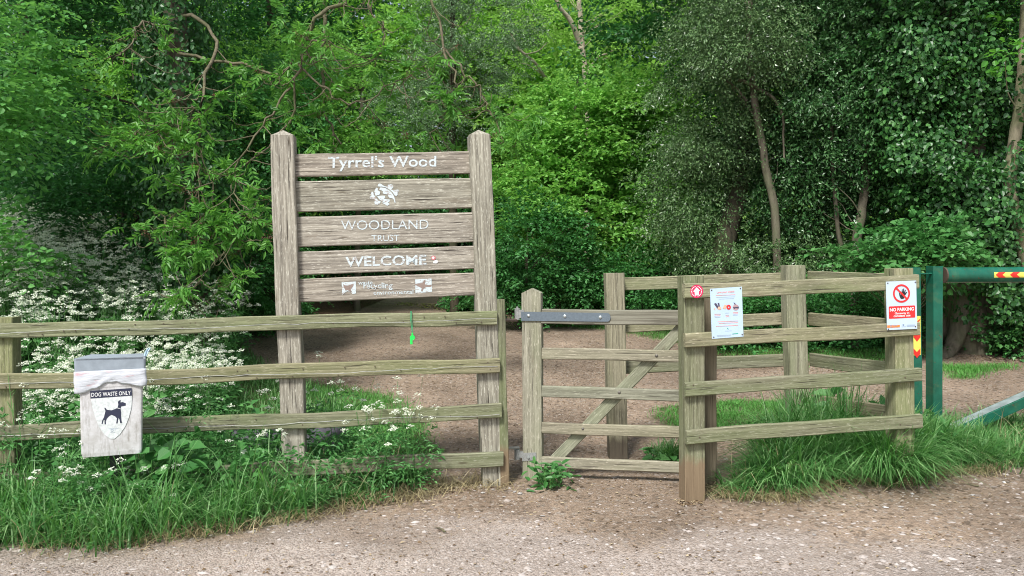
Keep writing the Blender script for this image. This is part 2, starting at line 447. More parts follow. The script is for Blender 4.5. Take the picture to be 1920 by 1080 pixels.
# ------------------------------------------------------------------ timber members
def beam(name, a, b_, w, d, m, parent, front, tip=0.0, gable=False, seg=9, wob=.0025, bev=.006, **k):
    a, b_ = Vector(a), Vector(b_)
    X = (b_ - a); Ln = X.length; X.normalize()
    Z = (front - X * front.dot(X)).normalized(); Y = Z.cross(X)
    mw = Matrix((( X.x, Y.x, Z.x, a.x), (X.y, Y.y, Z.y, a.y), (X.z, Y.z, Z.z, a.z), (0, 0, 0, 1)))
    hw, hd = w / 2, d / 2
    sec = [(-hw + bev, -hd), (hw - bev, -hd), (hw, -hd + bev), (hw, hd - bev), (hw - bev, hd), (-hw + bev, hd), (-hw, hd - bev), (-hw, -hd + bev)]
    V, F = [], []
    ph = [random.random() * 6 for _ in range(4)]
    n = seg + 1
    for i in range(n):
        x = Ln * i / seg
        oy = wob * math.sin(ph[0] + x * 2.6) + wob * .5 * math.sin(ph[1] + x * 7)
        oz = wob * math.sin(ph[2] + x * 2.1)
        s_ = 1 + .012 * math.sin(ph[3] + x * 5)
        for (y, z) in sec:
            xx = x + (random.uniform(-.003, .003) if i in (0, n - 1) else 0)
            V.append((xx, y * s_ + oy + random.uniform(-.0012, .0012), z * (s_ if wob > .001 else 1) + oz + (random.uniform(-.0012, .0012) if wob > .001 else 0)))
    F = [[i * 8 + k_, i * 8 + (k_ + 1) % 8, (i + 1) * 8 + (k_ + 1) % 8, (i + 1) * 8 + k_] for i in range(seg) for k_ in range(8)]
    mb = MB().add(V, F)
    mb.F.setdefault(8, []).append(np.array([[7, 6, 5, 4, 3, 2, 1, 0]]))
    base = seg * 8
    if tip:
        if gable:
            mb.add([(Ln + tip, 0, -hd), (Ln + tip, 0, hd)])
            i0 = n * 8
            mb.F.setdefault(3, [])
            T = [[base + 4, base + 5, i0 + 1], [base + 0, base + 1, i0]]
            Q = [[base + 1, base + 2, i0 + 0, i0 + 0]]
            T += [[base + 5, base + 6, i0 + 1], [base + 7, base, i0], [base + 1, base + 2, i0], [base + 3, base + 4, i0 + 1]]
            mb.F[3].append(np.array(T))
            mb.F[4].append(np.array([[base + 2, base + 3, i0 + 1, i0], [base + 6, base + 7, i0, i0 + 1]]))
        else:
            mb.add([(Ln + tip, 0, 0)])
            mb.F.setdefault(3, []).append(np.array([[base + k_, base + (k_ + 1) % 8, n * 8] for k_ in range(8)]))
    else:
        mb.F[8].append(np.array([[base + k_ for k_ in range(8)]]))
    me = mesh(name, np.concatenate(mb.V), [np.concatenate(f) for f in mb.F.values()])
    return put(name, me, m, parent, mw, **k)

def rail(pl, t, l, r, thick, m, parent, name='rail', **k):
    """l, r = (x, y_top, y_bottom) of the front face at both ends"""
    a0, a1 = pl.at(l[0], l[1], t), pl.at(l[0], l[2], t)
    b0, b1 = pl.at(r[0], r[1], t), pl.at(r[0], r[2], t)
    w = ((a0 - a1).length + (b0 - b1).length) / 2
    return beam(name, (a0 + a1) / 2 + pl.v * thick / 2, (b0 + b1) / 2 + pl.v * thick / 2, w, thick, m, parent, -pl.v, **k)

def post(pl, t, xt, yt, xb, yb, w, d, m, parent, name='post', tip=0.0, foot=-.25, **k):
    """front face centre line through two picture points; runs on below the ground"""
    A, B_ = pl.at(xb, yb, t), pl.at(xt, yt, t)
    D = (B_ - A).normalized()
    A = A + D * ((foot - A.z) / D.z)
    return beam(name, A + pl.v * d / 2, B_ + pl.v * d / 2, w, d, m, parent, -pl.v, tip=tip, **k)

# ---- welcome sign
def paint(name, c, wear, back):
    m, nt, b, L = new_mat(name)
    v = obj_vec(nt)
    n = noise(nt, v, 1, 6, .7, (30, 90, 90))
    L(mix(nt, ramp(nt, n, [(wear - .05, 1.0), (wear + .02, 0.0)]), c, back), b.inputs['Base Color'])
    b.inputs['Roughness'].default_value = .6
    return m
P_white = paint('worn_white_paint', (.55, .635, .66), .46, (.34, .29, .26))
P_routed = simple('bare_wood_mark', (.26, .2, .17), .9)

sbase = FENCE.at(730, 912, .08); sbase.z = 0
sign = thing('welcome_sign', 'tall weathered grey wooden welcome sign with five lettered boards between two posts', 'sign', sbase)
post(FENCE, 0, 528.2, 253, 549.5, 861, .158, .15, M_oak, sign, tip=.045, seg=16, wob=.004)
post(FENCE, 0, 899.5, 252, 924.5, 886, .152, .15, M_oak, sign, tip=.045, seg=16, wob=.004)
SB = [((548, 289, 331), (884, 283.3, 325)), ((550, 340.3, 396.8), (886, 333.2, 390.4)), ((552, 406.7, 463), (888, 398, 453.6)),
      ((554, 472, 515.8), (890, 461.4, 503.6)), ((556, 522.8, 567.5), (892, 511.2, 553.4))]
TB = .055
boards = [rail(FENCE, TB, l, r, .04, M_oak, sign, 'board', seg=14, wob=.0004) for l, r in SB]

_txt = {}
def text_geo(s, bold=0.0, spacing=1.0):
    key = (s, bold, spacing)
    if key in _txt: return _txt[key]
    cu = bpy.data.curves.new('t', 'FONT'); cu.body = s; cu.offset = bold; cu.space_character = spacing; cu.resolution_u = 3
    cu.fill_mode = 'FRONT' if hasattr(cu, 'fill_mode') else cu.fill_mode
    o = bpy.data.objects.new('t', cu); COL.objects.link(o)
    dg = bpy.context.evaluated_depsgraph_get(); dg.update()
    me = bpy.data.meshes.new_from_object(o.evaluated_get(dg))
    V = np.array([v.co[:] for v in me.vertices]); F = [list(p.vertices) for p in me.polygons]
    bpy.data.objects.remove(o); bpy.data.curves.remove(cu); bpy.data.meshes.remove(me)
    lo, hi = V.min(0), V.max(0)
    V = (V - lo) / np.maximum(hi - lo, 1e-6)
    _txt[key] = (V, F)
    return _txt[key]

def add_faces(mb, V, F):
    d = {}
    for f in F: d.setdefault(len(f), []).append(f)
    mb.add(V, *d.values())

def text(mb, pl, t, s, x0, y0, x1, y1, slope=0.0, bold=0.0, spacing=1.0, lean=0.0):
    """text bbox mapped on picture box: (x0,y0) top-left, (x1,y1) bottom-right; slope dy per dx along the baseline"""
    V, F = text_geo(s, bold, spacing)
    BL, BR, TL = pl.at(x0, y1, t), pl.at(x1, y1 + slope * (x1 - x0), t), pl.at(x0 + lean * (y0 - y1), y0, t)
    W_ = [tuple(BL + (BR - BL) * v[0] + (TL - BL) * v[1]) for v in V]
    add_faces(mb, W_, F)

def px_poly(mb, pl, t, pts):
    mb.poly([pl.at(x, y, t) for x, y in pts])

def zt(pts, ox, oy, s): return [(ox + x / s, oy + y / s) for x, y in pts]

def ring(mb, pl, t, cx, cy, r0, r1, n=36, sx=1.0):
    o = [pl.at(cx + r1 * sx * math.cos(a), cy + r1 * math.sin(a), t) for a in [2 * PI * k / n for k in range(n)]]
    if r0 <= 0: mb.poly(o); return
    i = [pl.at(cx + r0 * sx * math.cos(a), cy + r0 * math.sin(a), t) for a in [2 * PI * k / n for k in range(n)]]
    mb.add([tuple(p) for p in o + i], [[k, (k + 1) % n, n + (k + 1) % n, n + k] for k in range(n)])

mb = MB(); text(mb, FENCE, TB - .0018, "Tyrrel's Wood", 615.5, 293.2, 818, 321.5, -.0135, .014, 1.0)
mb.build('lettering', P_white, boards[0])
mb = MB()
ZL = (670, 330, 7.715)
px_poly(mb, FENCE, TB - .0018, zt([(295, 150), (300, 118), (325, 108), (350, 118), (372, 135), (400, 150), (430, 150), (450, 125), (480, 118), (510, 128), (516, 155), (508, 178), (490, 190), (520, 210), (560, 200), (592, 195),
    (597, 220), (578, 245), (586, 265), (570, 285), (545, 285), (510, 235), (460, 190), (400, 160), (350, 155)], *ZL))
px_poly(mb, FENCE, TB - .0018, zt([(335, 165), (400, 172), (450, 200), (500, 245), (530, 290), (545, 335), (552, 390), (540, 392), (530, 345), (505, 322), (470, 318), (440, 290), (450, 270), (400, 262), (365, 250), (375, 225), (345, 205), (310, 205)], *ZL))
px_poly(mb, FENCE, TB - .0018, zt([(282, 165), (300, 185), (290, 205), (325, 225), (330, 245), (318, 272), (285, 278), (268, 290), (255, 262), (246, 225), (256, 190)], *ZL))
px_poly(mb, FENCE, TB - .0018, zt([(205, 230), (228, 228), (240, 270), (265, 315), (300, 350), (340, 372), (322, 400), (290, 418), (258, 412), (248, 390), (250, 345), (215, 330), (182, 325), (178, 305), (205, 285), (200, 258)], *ZL))
px_poly(mb, FENCE, TB - .0018, zt([(285, 288), (340, 285), (400, 285), (402, 310), (385, 325), (430, 338), (468, 340), (470, 365), (440, 382), (465, 400), (462, 418), (430, 432), (400, 410), (350, 385), (400, 384), (350, 362), (310, 330)], *ZL))
mb.build('oak_leaf_emblem', P_white, boards[1])
mb = MB()
text(mb, FENCE, TB - .0018, "WOODLAND", 639.5, 413.5, 803.5, 431.5, -.014, -.004, 1.0)
text(mb, FENCE, TB - .0018, "TRUST", 696.5, 440.8, 748.5, 452.6, -.014, -.002, 1.0)
mb.build('lettering', P_white, boards[2])
mb = MB(); text(mb, FENCE, TB - .0018, "WELCOME", 647.5, 481.3, 799.5, 500.5, -.028, .02, 1.0)
mb.build('lettering', P_white, boards[3])
mb = MB()
ZW = (620, 470, 8.0)
text(mb, FENCE, TB - .0018, "waste", 671.5, 527.8, 698.5, 534, -.03, .012)
text(mb, FENCE, TB - .0018, "recycling", 681.5, 530.5, 736, 544.8, -.02, .014)
text(mb, FENCE, TB - .0018, "environmental", 700, 545.2, 775, 553, -.03, .008)
for a in ([(640.5, 529.5), (667, 527.8), (667.5, 550), (661, 551.5), (658, 547), (651, 546), (646, 549), (642, 553)],
          [(778.5, 523.8), (809, 522.2), (810, 547), (779, 550)]):
    px_poly(mb, FENCE, TB - .0018, a)
mb.build('lettering', P_white, boards[4])
mb = MB()
px_poly(mb, FENCE, TB - .0028, zt([(185, 500), (215, 520), (262, 522), (320, 500), (345, 505), (340, 530), (300, 585), (325, 625), (250, 590), (222, 600), (210, 572), (200, 555), (192, 530)], *ZW))
px_poly(mb, FENCE, TB - .0034, zt([(218, 545), (245, 535), (290, 540), (280, 568), (245, 572), (225, 560)], *ZW))
mb.build('bird_mark', P_routed, boards[4])
mb = MB()
px_poly(mb, FENCE, TB - .0028, zt([(1262, 500), (1310, 490), (1370, 485), (1410, 440), (1425, 460), (1412, 505), (1470, 515), (1518, 510), (1500, 545), (1430, 545), (1395, 570), (1375, 615), (1355, 605), (1365, 560), (1310, 535), (1275, 515)], *ZW))
mb.build('hand_mark', P_routed, boards[4])
mb = MB()
ring(mb, FENCE, TB - .0018, 812.8, 483.5, 0, 4.2, 10)
put_o = mb.build('round_sticker', simple('sticker_red', (.55, .16, .18), .5), boards[3])
mb = MB(); ring(mb, FENCE, TB - .0028, 812.4, 483.2, 0, 2.3, 10)
px_poly(mb, FENCE, TB - .0027, [(813, 489), (819, 487), (822, 491), (818, 494), (812, 493.5)])
mb.build('sticker_remains', simple('sticker_white', (.8, .8, .76), .5), boards[3])

# ---- post and rail fence
fb = FENCE.at(470, 912, .02); fb.z = 0
fence = thing('post_and_rail_fence', 'greenish four-rail timber fence running from the left edge to the gate gap', 'fence', fb)
post(FENCE, 0, -1, 596, 6, 900, .148, .13, M_post, fence)
post(FENCE, .002, 938.8, 561.5, 946, 902, .066, .13, M_post, fence)
post(FENCE, 0, -560, 610, -552, 930, .148, .13, M_post, fence)
FR = [((-560, 621, 651), (932.5, 582.8, 608)), ((-560, 722, 752), (937, 670.2, 697.5)), ((-560, 821, 851), (940.5, 758.3, 786)), ((-560, 919, 949), (944, 846, 874.5))]
rails = [rail(FENCE, -.040, l, r, .038, M_rail, fence, seg=40, wob=.006) for l, r in FR]
P_wire = simple('galvanised_wire', (.42, .43, .42), .45, .6, bmp=0)
P_rust = simple('rusty_nail', (.09, .06, .045), .8)
for i, ((l, r), ro) in enumerate(zip(FR, rails)):
    if i == 3: continue
    pts = []
    for k in range(61):
        f = k / 60
        x = l[0] + (r[0] - 4 - l[0]) * f
        yy = (l[1] * .38 + l[2] * .62) * (1 - f) + (r[1] * .40 + r[2] * .60) * f
        pts.append(FENCE.at(x, yy + 2.0 * math.sin(f * 23 + i * 2) * (1 if k % 5 else 0) + random.uniform(-.5, .5) + i * .8, -.046))
    MB().tube(pts, .0016, 5).build('wire', P_wire, ro)
    nb = MB()
    for k in range(34):
        f = random.random(); x = l[0] + (r[0] - l[0]) * f
        yt = l[1] + (r[1] - l[1]) * f; yb = l[2] + (r[2] - l[2]) * f
        p = FENCE.at(x, yt + (yb - yt) * random.choice((.3, .62, .8)), -.0415)
        nb.tube([p + FENCE.v * .004, p - FENCE.v * .003], .0042, 6)
    nb.build('nail_heads', P_rust, ro)

# ---- whistle hung on the top rail
P_lime = simple('lime_plastic', (.02, .75, .10), .35, bmp=0)
w0 = FENCE.at(772, 606, -.046)
wh = thing('whistle', 'bright lime green plastic whistle hanging on a green string from the top rail', 'whistle', FENCE.at(773, 645, -.06))
P_string = simple('green_cord', (.03, .32, .14), .8)
for dx in (-1.2, 1.2):
    MB().tube([FENCE.at(770.5 + dx * .6, 584, -.004), FENCE.at(771 + dx * .6, 585, -.048), FENCE.at(771 + dx, 600, -.05), FENCE.at(772.5 + dx * .6, 615, -.052), FENCE.at(773, 627, -.054)], .0022, 5).build('string', P_string, wh)
p = FENCE.at(773.4, 634, -.055)
mbw = MB()
for k in range(9):
    pass
mbw.tube([p + Vector((0, -.010, .004)), p + Vector((0, .010, .004))], [.017, .017], 16)
mbw.box(p + Vector((-.008, 0, -.020)), (.008, .009, .022))
mbw.build('whistle_body', P_lime, wh)
MB().tube([FENCE.at(773, 624, -.054), FENCE.at(773.3, 629, -.055)], .006, 8).build('ring', P_lime, wh)

# ---- gate leaf
g0, g1 = at(996, 720, 5.90), at(1285, 720, 5.66)
GATE = Plane(g0, math.atan2(g1.y - g0.y, g1.x - g0.x))
gb = GATE.at(996, 900, .04); gb.z = 0
gate = thing('pedestrian_gate', 'five-bar timber gate leaf with diagonal brace and long steel hinge strap', 'gate', gb)
A, B_ = GATE.at(997.5, 900, 0), GATE.at(996, 549, 0)
beam('hinge_stile', A + GATE.v * .04, B_ + GATE.v * .04, .145, .085, M_gate, gate, -GATE.v, tip=.032, gable=True, seg=14)
rail(GATE, -.004, (1015.5, 579.5, 607), (1290, 583, 610.5), .085, M_gatetop, gate, 'top_rail')
for l, r in [((1015.5, 652.4, 674.4), (1290, 658.2, 679)), ((1015.5, 723.6, 745.3), (1290, 731.4, 752.4)), ((1015.5, 792, 812.6), (1290, 800.4, 822)), ((1015.5, 857.5, 877.3), (1290, 867.3, 888.2))]:
    rail(GATE, .0, l, r, .03, M_gate, gate, 'rail')
a, b2 = GATE.at(1040, 862, .032), GATE.at(1288, 607, .032)
beam('brace', a + GATE.v * .014, b2 + GATE.v * .014, .086, .028, M_gate, gate, -GATE.v)
P_cb = simple('dull_coach_bolt', (.16, .15, .13), .5, .6, bmp=0)
for x, y in ((1161, 736), (1093, 804), (1231, 667)):
    c0 = GATE.at(x, y, 0); MB().tube([c0, c0 - GATE.v * .004, c0 - GATE.v * .007], [.012, .010, .003], 12).build('coach_bolt', P_cb, gate)
P_galv = simple('galvanised_steel', (.16, .20, .235), .5, .55, .1, 60)
P_galv2 = simple('dull_galvanised_steel', (.32, .33, .32), .6, .4, .2, 80)
P_bolt = simple('bright_bolt', (.5, .55, .55), .4, .7, bmp=0)
def plate(pl, t, th, x0, yt0, yb0, x1, yt1, yb1, roundr=False, name='strap', m=P_galv, parent=gate):
    pts = [(x0, yb0), (x1, yb1)]
    if roundr:
        cy = (yt1 + yb1) / 2; r = (yb1 - yt1) / 2
        pts = [(x0, yb0)] + [(x1 + r * math.sin(a) * .7, cy + r * math.cos(a)) for a in [PI * k / 8 for k in range(9)]] + [(x0, yt0)]
    else: pts += [(x1, yt1), (x0, yt0)]
    f = [pl.at(x, y, t - th) for x, y in pts]; bk = [p + pl.v * th for p in f]
    n = len(f)
    mb = MB().add([tuple(p) for p in f + bk], [[k, (k + 1) % n, n + (k + 1) % n, n + k] for k in range(n)])
    mb.F.setdefault(n, []).extend([np.array([list(range(n))[::-1]]), np.array([list(range(n, 2 * n))])])
    return mb.build(name, m, parent)
st = plate(GATE, -.005, .007, 977, 584.5, 601.5, 1139, 587, 603.2, True, 'hinge_strap')
for x, y in ((991, 592), (1059, 593), (1125.5, 595)):
    c0 = GATE.at(x, y, -.012)
    MB().tube([c0, c0 - GATE.v * .005, c0 - GATE.v * .009], [.013, .011, .004], 14).build('bolt', P_bolt, st)
c0 = GATE.at(970, 578, .0); c1 = GATE.at(970.3, 599, .0)
MB().tube([c0 + Vector((0, 0, .012)), c0, c0, c1], [.008, .008, .021, .021], 14).box((c0 + c1) / 2 + GATE.u * .028, (.02, .012, .03), Matrix.Rotation(0, 3, 'Z')).build('hinge_knuckle', P_galv2, gate)
plate(GATE, 0, .007, 979, 849.5, 865, 1005.5, 848.5, 862.5, False, 'hinge_plate', P_galv2)
c0 = GATE.at(969.5, 843, .0); c1 = GATE.at(970, 861, .0)
MB().tube([c0 + Vector((0, 0, .012)), c0, c0, c1], [.008, .008, .021, .021], 14).box((c0 + c1) / 2 + GATE.u * .028, (.02, .01, .022)).build('hinge_knuckle', P_galv2, gate)
c0 = GATE.at(991, 857, -.007); MB().tube([c0, c0 - GATE.v * .008], .011, 6).build('bolt', P_bolt, gate)
# hinge pins carried by the fence's end post
hp = MB(); a = FENCE.at(949, 600, .05); hp.tube([a - FENCE.u * .05, a, GATE.at(970, 600.5, 0)], .011, 8)
hp.build('hinge_pin', simple('rusty_steel', (.16, .12, .10), .7, .3), fence)
hp = MB(); a = FENCE.at(949, 840, .05); hp.tube([a - FENCE.u * .05, a, GATE.at(972, 839.5, 0)], .010, 8)
hp.build('hinge_pin', P_galv2, fence)

# ---- kissing-gate pen
pb = PEN.at(1303, 941, .07); pb.z = 0
pen = thing('kissing_gate_enclosure', 'four-sided timber post and rail pen the small gate swings into', 'enclosure', pb)
post(PEN, 0, 1302, 518, 1303.5, 941, .139, .13, M_post, pen)
post(PEN, 0, 1695, 503.5, 1699, 830, .137, .13, M_post, pen)
g2 = gp(1332, 917)
PE = Plane(g2, math.radians(7.5))
post(PE, 0, 1331.5, 545, 1332.5, 915, .095, .12, M_brown, pen)
g3 = gp(1160, 862)
PBK = Plane(g3, math.radians(3))
post(PBK, 0, 1153.5, 512, 1161, 862, .150, .13, M_postd, pen)
post(PBK, 0, 1493, 497.5, 1500, 760, .160, .13, M_postd, pen)
for l, r in [((1283.5, 532.4, 561), (1724, 515.5, 541.5)), ((1284.5, 625.8, 652.6), (1726, 603.5, 628)), ((1285.5, 719.2, 744.6), (1728, 689, 714.7)), ((1288, 808.2, 834.9), (1730, 775.7, 801.2))]:
    rail(PEN, -.040, l, r, .04, M_rail, pen, seg=16, wob=.004)
for l, r in [((1150, 521.6, 546.5), (1500, 509.5, 532.2)), ((1150, 601, 624.5), (1500, 585, 609)), ((1150, 678.5, 701.3), (1500, 662.3, 687))]:
    rail(PBK, .131, l, r, .035, M_rail, pen, seg=14)
PC = PBK.at(1516, 700, .13); PD = PEN.at(1684, 700, .132)
SIDE = Plane(PC, math.atan2(PD.y - PC.y, PD.x - PC.x))
for l, r in [((1514, 507.6, 532), (1672, 512.5, 541)), ((1515, 585, 610), (1673, 599.5, 627)), ((1517, 662, 687), (1673, 680, 708)), ((1519, 739.5, 764.5), (1674, 763, 791))]:
    a0, a1 = SIDE.at(l[0], l[1], 0), SIDE.at(l[0], l[2], 0); b0, b1 = SIDE.at(r[0], r[1], 0), SIDE.at(r[0], r[2], 0)
    nrm = -SIDE.v
    beam('rail', (a0 + a1) / 2 - nrm * .018, (b0 + b1) / 2 - nrm * .018, ((a0 - a1).length + (b0 - b1).length) / 2, .035, M_rail, pen, nrm)
nb = MB()
for x, y in ((1317, 650), (1300, 722), (1290, 640), (1697, 708), (1300, 565), (1306, 640), (1688, 796), (1312, 820)):
    p = PEN.at(x, y, -.041); nb.tube([p + PEN.v * .004, p - PEN.v * .003], .004, 6)
nb.build('nail_heads', P_rust, pen)

# ---- waymark disc
P_mag = simple('magenta_print', (.62, .02, .10), .45, bmp=0)
P_wht = simple('white_print', (.78, .80, .80), .45, var=.03, bmp=0)
dc = PEN.at(1306, 546.3, -.042)
dsk = thing('waymark_disc', 'small round crimson waymark disc with a white arrow nailed to the pen corner', 'waymark', dc)
mb = MB(); mb.tube([PEN.at(1306, 546.3, -.041), PEN.at(1306, 546.3, -.041) - PEN.v * .004], .0435, 32); mb.build('disc', P_mag, dsk)
mb = MB(); px_poly(mb, PEN, -.0465, [(1306.2, 538.5), (1312.5, 545), (1310, 546.5), (1310.5, 553.5), (1303, 554), (1302.3, 547), (1299.5, 546.5)])
for k in range(20):
    if k in (5, 15): continue
    a = 2 * PI * k / 20
    cx, cy = 1306.1 + 9.2 * math.cos(a), 546.3 + 9.2 * math.sin(a)
    ta = (-math.sin(a), math.cos(a)); ra = (math.cos(a), math.sin(a))
    px_poly(mb, PEN, -.0465, [(cx + ta[0] * s * .9 + ra[0] * q_ * .8, cy + ta[1] * s * .9 + ra[1] * q_ * .8) for s, q_ in ((-1, -1), (1, -1), (1, 1), (-1, 1))])
mb.build('arrow', P_wht, dsk)

# ---- paper-size poster on the pen
def panel(pl, t, th, corners, name, m, parent):
    f = [pl.at(x, y, t - th) for x, y in corners]; bk = [p + pl.v * th for p in f]
    mb = MB().add([tuple(p) for p in f + bk], [[3, 2, 1, 0], [4, 5, 6, 7], [0, 1, 5, 4], [1, 2, 6, 5], [2, 3, 7, 6], [3, 0, 4, 7]])
    return mb.build(name, m, parent)
P_sheet = simple('pale_blue_sheet', (.47, .61, .74), .35, var=.04, scale=8, bmp=0)
P_red = simple('red_print', (.75, .03, .03), .4, bmp=0)
P_pinkred = simple('faded_red_print', (.78, .30, .26), .5, bmp=0)
P_greyp = simple('grey_print', (.38, .44, .50), .5, bmp=0)
P_black = simple('black_print', (.02, .02, .025), .45, bmp=0)
P_navy = simple('navy_print', (.025, .03, .06), .45, bmp=0)
P_orange = simple('orange_print', (.80, .25, .06), .45, bmp=0)
P_peach = simple('peach_print', (.75, .42, .28), .45, bmp=0)
P_grn = simple('green_print', (.03, .36, .24), .45, bmp=0)
T1 = -.043
pc = PEN.at(1363, 633, T1)
po = thing('notice_poster', 'pale blue laminated notice with three small pictures screwed to the pen rails', 'notice', pc)
sheet = panel(PEN, T1, .003, [(1331.2, 541.5), (1391, 537.5), (1394, 631), (1335, 635.5)], 'sheet', P_sheet, po)
TT = T1 - .0045
def zp(x, y): return (1270 + x / 6.75, 500 + y / 6.75)
def ztext(mb, pl, t, s, x0, y0, x1, y1, sl=0, **k):
    (a, b1), (c1, d1) = zp(x0, y0), zp(x1, y1)
    text(mb, pl, t, s, a, b1, c1, d1, sl, **k)
mb = MB(); ztext(mb, PEN, TT, "Love your woods", 500, 313, 722, 345, -.06, bold=.02); 
for i, (x0, x1, y) in enumerate([(490, 735, 362), (470, 550, 600), (470, 545, 620), (610, 655, 612), (612, 655, 630), (705, 770, 578), (705, 770, 595), (510, 770, 695), (525, 770, 715), (490, 770, 752)]):
    (a, b1), (c1, d1) = zp(x0, y), zp(x1, y + (-.045 * (x1 - x0)))
    px_poly(mb, PEN, TT, [(a, b1), (c1, d1), (c1, d1 + .7), (a, b1 + .7)])
mb.build('red_lettering', P_pinkred, sheet)
mb = MB()
for i, (x0, x1, y) in enumerate([(488, 730, 388), (525, 715, 408), (605, 655, 585), (500, 680, 868), (500, 680, 880), (475, 545, 640), (705, 765, 612), (600, 690, 812)]):
    (a, b1), (c1, d1) = zp(x0, y), zp(x1, y + (-.045 * (x1 - x0)))
    px_poly(mb, PEN, TT, [(a, b1), (c1, d1), (c1, d1 + .5), (a, b1 + .5)])
mb.build('grey_lettering', P_greyp, sheet)
mb = MB()
for q_ in ([(465, 468), (490, 460), (520, 505), (525, 535), (505, 530)], [(510, 460), (530, 458), (540, 510), (522, 512)], [(712, 450), (738, 470), (740, 480), (722, 475)], [(700, 515), (780, 505), (775, 530), (740, 525), (720, 535)]):
    px_poly(mb, PEN, TT - .0004, [zp(*p) for p in q_])
mb.build('picture_figures', simple('dark_picture_print', (.07, .06, .10), .5, bmp=0), sheet)
mb = MB()
for q_ in ([(520, 505), (550, 510), (555, 540), (525, 545), (508, 530)], [(575, 520), (600, 480), (625, 485), (610, 535), (580, 528)], [(465, 525), (480, 525), (478, 545), (467, 542)]):
    px_poly(mb, PEN, TT - .0008, [zp(*p) for p in q_])
mb.build('peach_figures', P_peach, sheet)
mb = MB()
cx, cy = zp(740, 515); ring(mb, PEN, TT, cx, cy, 0, 5.6, 20)
mb.build('picture_ground', simple('mauve_picture_print', (.42, .28, .30), .5, bmp=0), sheet)
mb = MB(); cx, cy = zp(650, 512); ring(mb, PEN, TT - .0012, cx, cy, 1.6, 4.6, 18, .9)
mb.build('red_badge', P_red, sheet)
mb = MB(); px_poly(mb, PEN, TT, [zp(695, 848), zp(770, 840), zp(770, 848), zp(695, 856)]); px_poly(mb, PEN, TT, [zp(628, 775), zp(640, 775), zp(650, 795), zp(638, 790)])
mb.build('green_mark', P_grn, sheet)
for x, y in ((433, 298), (797, 274), (460, 892), (820, 858)):
    a, b1 = zp(x, y); p = PEN.at(a, b1, T1 - .003)
    MB().tube([p, p - PEN.v * .003], .0042, 8).build('screw', P_rust, po)

# ---- no parking sign
nc = PEN.at(1690, 617, T1)
ns = thing('no_parking_sign', 'white NO PARKING sign with a crossed-out black hand, screwed to the pen corner', 'sign', nc)
P_signw = simple('sign_white', (.52, .64, .76), .35, var=.03, scale=8, bmp=0)
pnl = panel(PEN, T1, .003, [(1661.2, 528.2), (1717.8, 526), (1719.8, 616.3), (1663.4, 619)], 'panel', P_signw, ns)
def z3(x, y): return (1640 + x / 6.35, 490 + y / 6.35)
mb = MB()
hc = z3(338, 400)
px_poly(mb, PEN, TT, [z3(*p) for p in [(290, 372), (300, 380), (308, 398), (318, 378), (326, 330), (333, 332), (334, 365), (343, 322), (352, 325), (349, 368), (362, 338), (371, 340), (362, 378), (378, 362), (386, 368), (366, 402), (352, 425), (346, 445), (318, 448), (305, 436), (294, 405)]])
mb.build('hand_symbol', P_black, pnl)
mb = MB(); cx, cy = z3(320, 382)
ring(mb, PEN, TT - .0005, cx, cy, 13.7, 17.2, 40, .93)
dx = 10.6
px_poly(mb, PEN, TT - .0009, [(cx - dx - 1.2, cy - dx + 1.1), (cx - dx + 1.3, cy - dx - 1.3), (cx + dx + 1.0, cy + dx - 1.2), (cx + dx - 1.2, cy + dx + 1.2)])
px_poly(mb, PEN, TT, [z3(*p) for p in [(168, 545), (176, 537), (474, 524), (482, 532), (484, 660), (478, 668), (178, 684), (170, 676)]])
mb.build('red_field', P_red, pnl)
mb = MB()
def z3text(s, x0, y0, x1, y1, sl, **k):
    (a, b1), (c1, d1) = z3(x0, y0), z3(x1, y1); text(mb, PEN, TT - .0014, s, a, b1, c1, d1, sl, **k)
z3text("NO PARKING", 182, 558, 466, 599, -.05, bold=.025)
z3text("Gateway in", 240, 608, 412, 640, -.05, bold=.018)
z3text("constant use", 226, 641, 426, 665, -.05, bold=.018)
mb.build('lettering', P_wht, pnl)
mb = MB(); px_poly(mb, PEN, TT, [z3(*p) for p in [(148, 762), (300, 756), (300, 784), (150, 792)]]); mb.build('orange_strip', P_orange, pnl)
mb = MB(); cx, cy = z3(196, 773); ring(mb, PEN, TT - .0006, cx, cy, 1.4, 2.3, 14)
px_poly(mb, PEN, TT - .0006, [z3(*p) for p in [(215, 764), (270, 762), (270, 770), (215, 772)]])
px_poly(mb, PEN, TT - .0006, [z3(*p) for p in [(330, 752), (352, 748), (350, 760), (340, 768)]])
for i, (x0, x1, y) in enumerate([(318, 372, 778), (385, 480, 756), (385, 480, 766), (385, 470, 774)]):
    (a, b1), (c1, d1) = z3(x0, y), z3(x1, y - 3); px_poly(mb, PEN, TT - .0006, [(a, b1), (c1, d1), (c1, d1 + .4), (a, b1 + .4)])
mb.build('small_print', simple('blue_grey_print', (.20, .28, .40), .5, bmp=0), pnl)
for x, y in ((155, 260), (482, 248), (162, 808), (483, 775)):
    a, b1 = z3(x, y); p = PEN.at(a, b1, T1 - .003)
    MB().tube([p, p - PEN.v * .003], .0045, 8).build('screw', P_rust, ns)

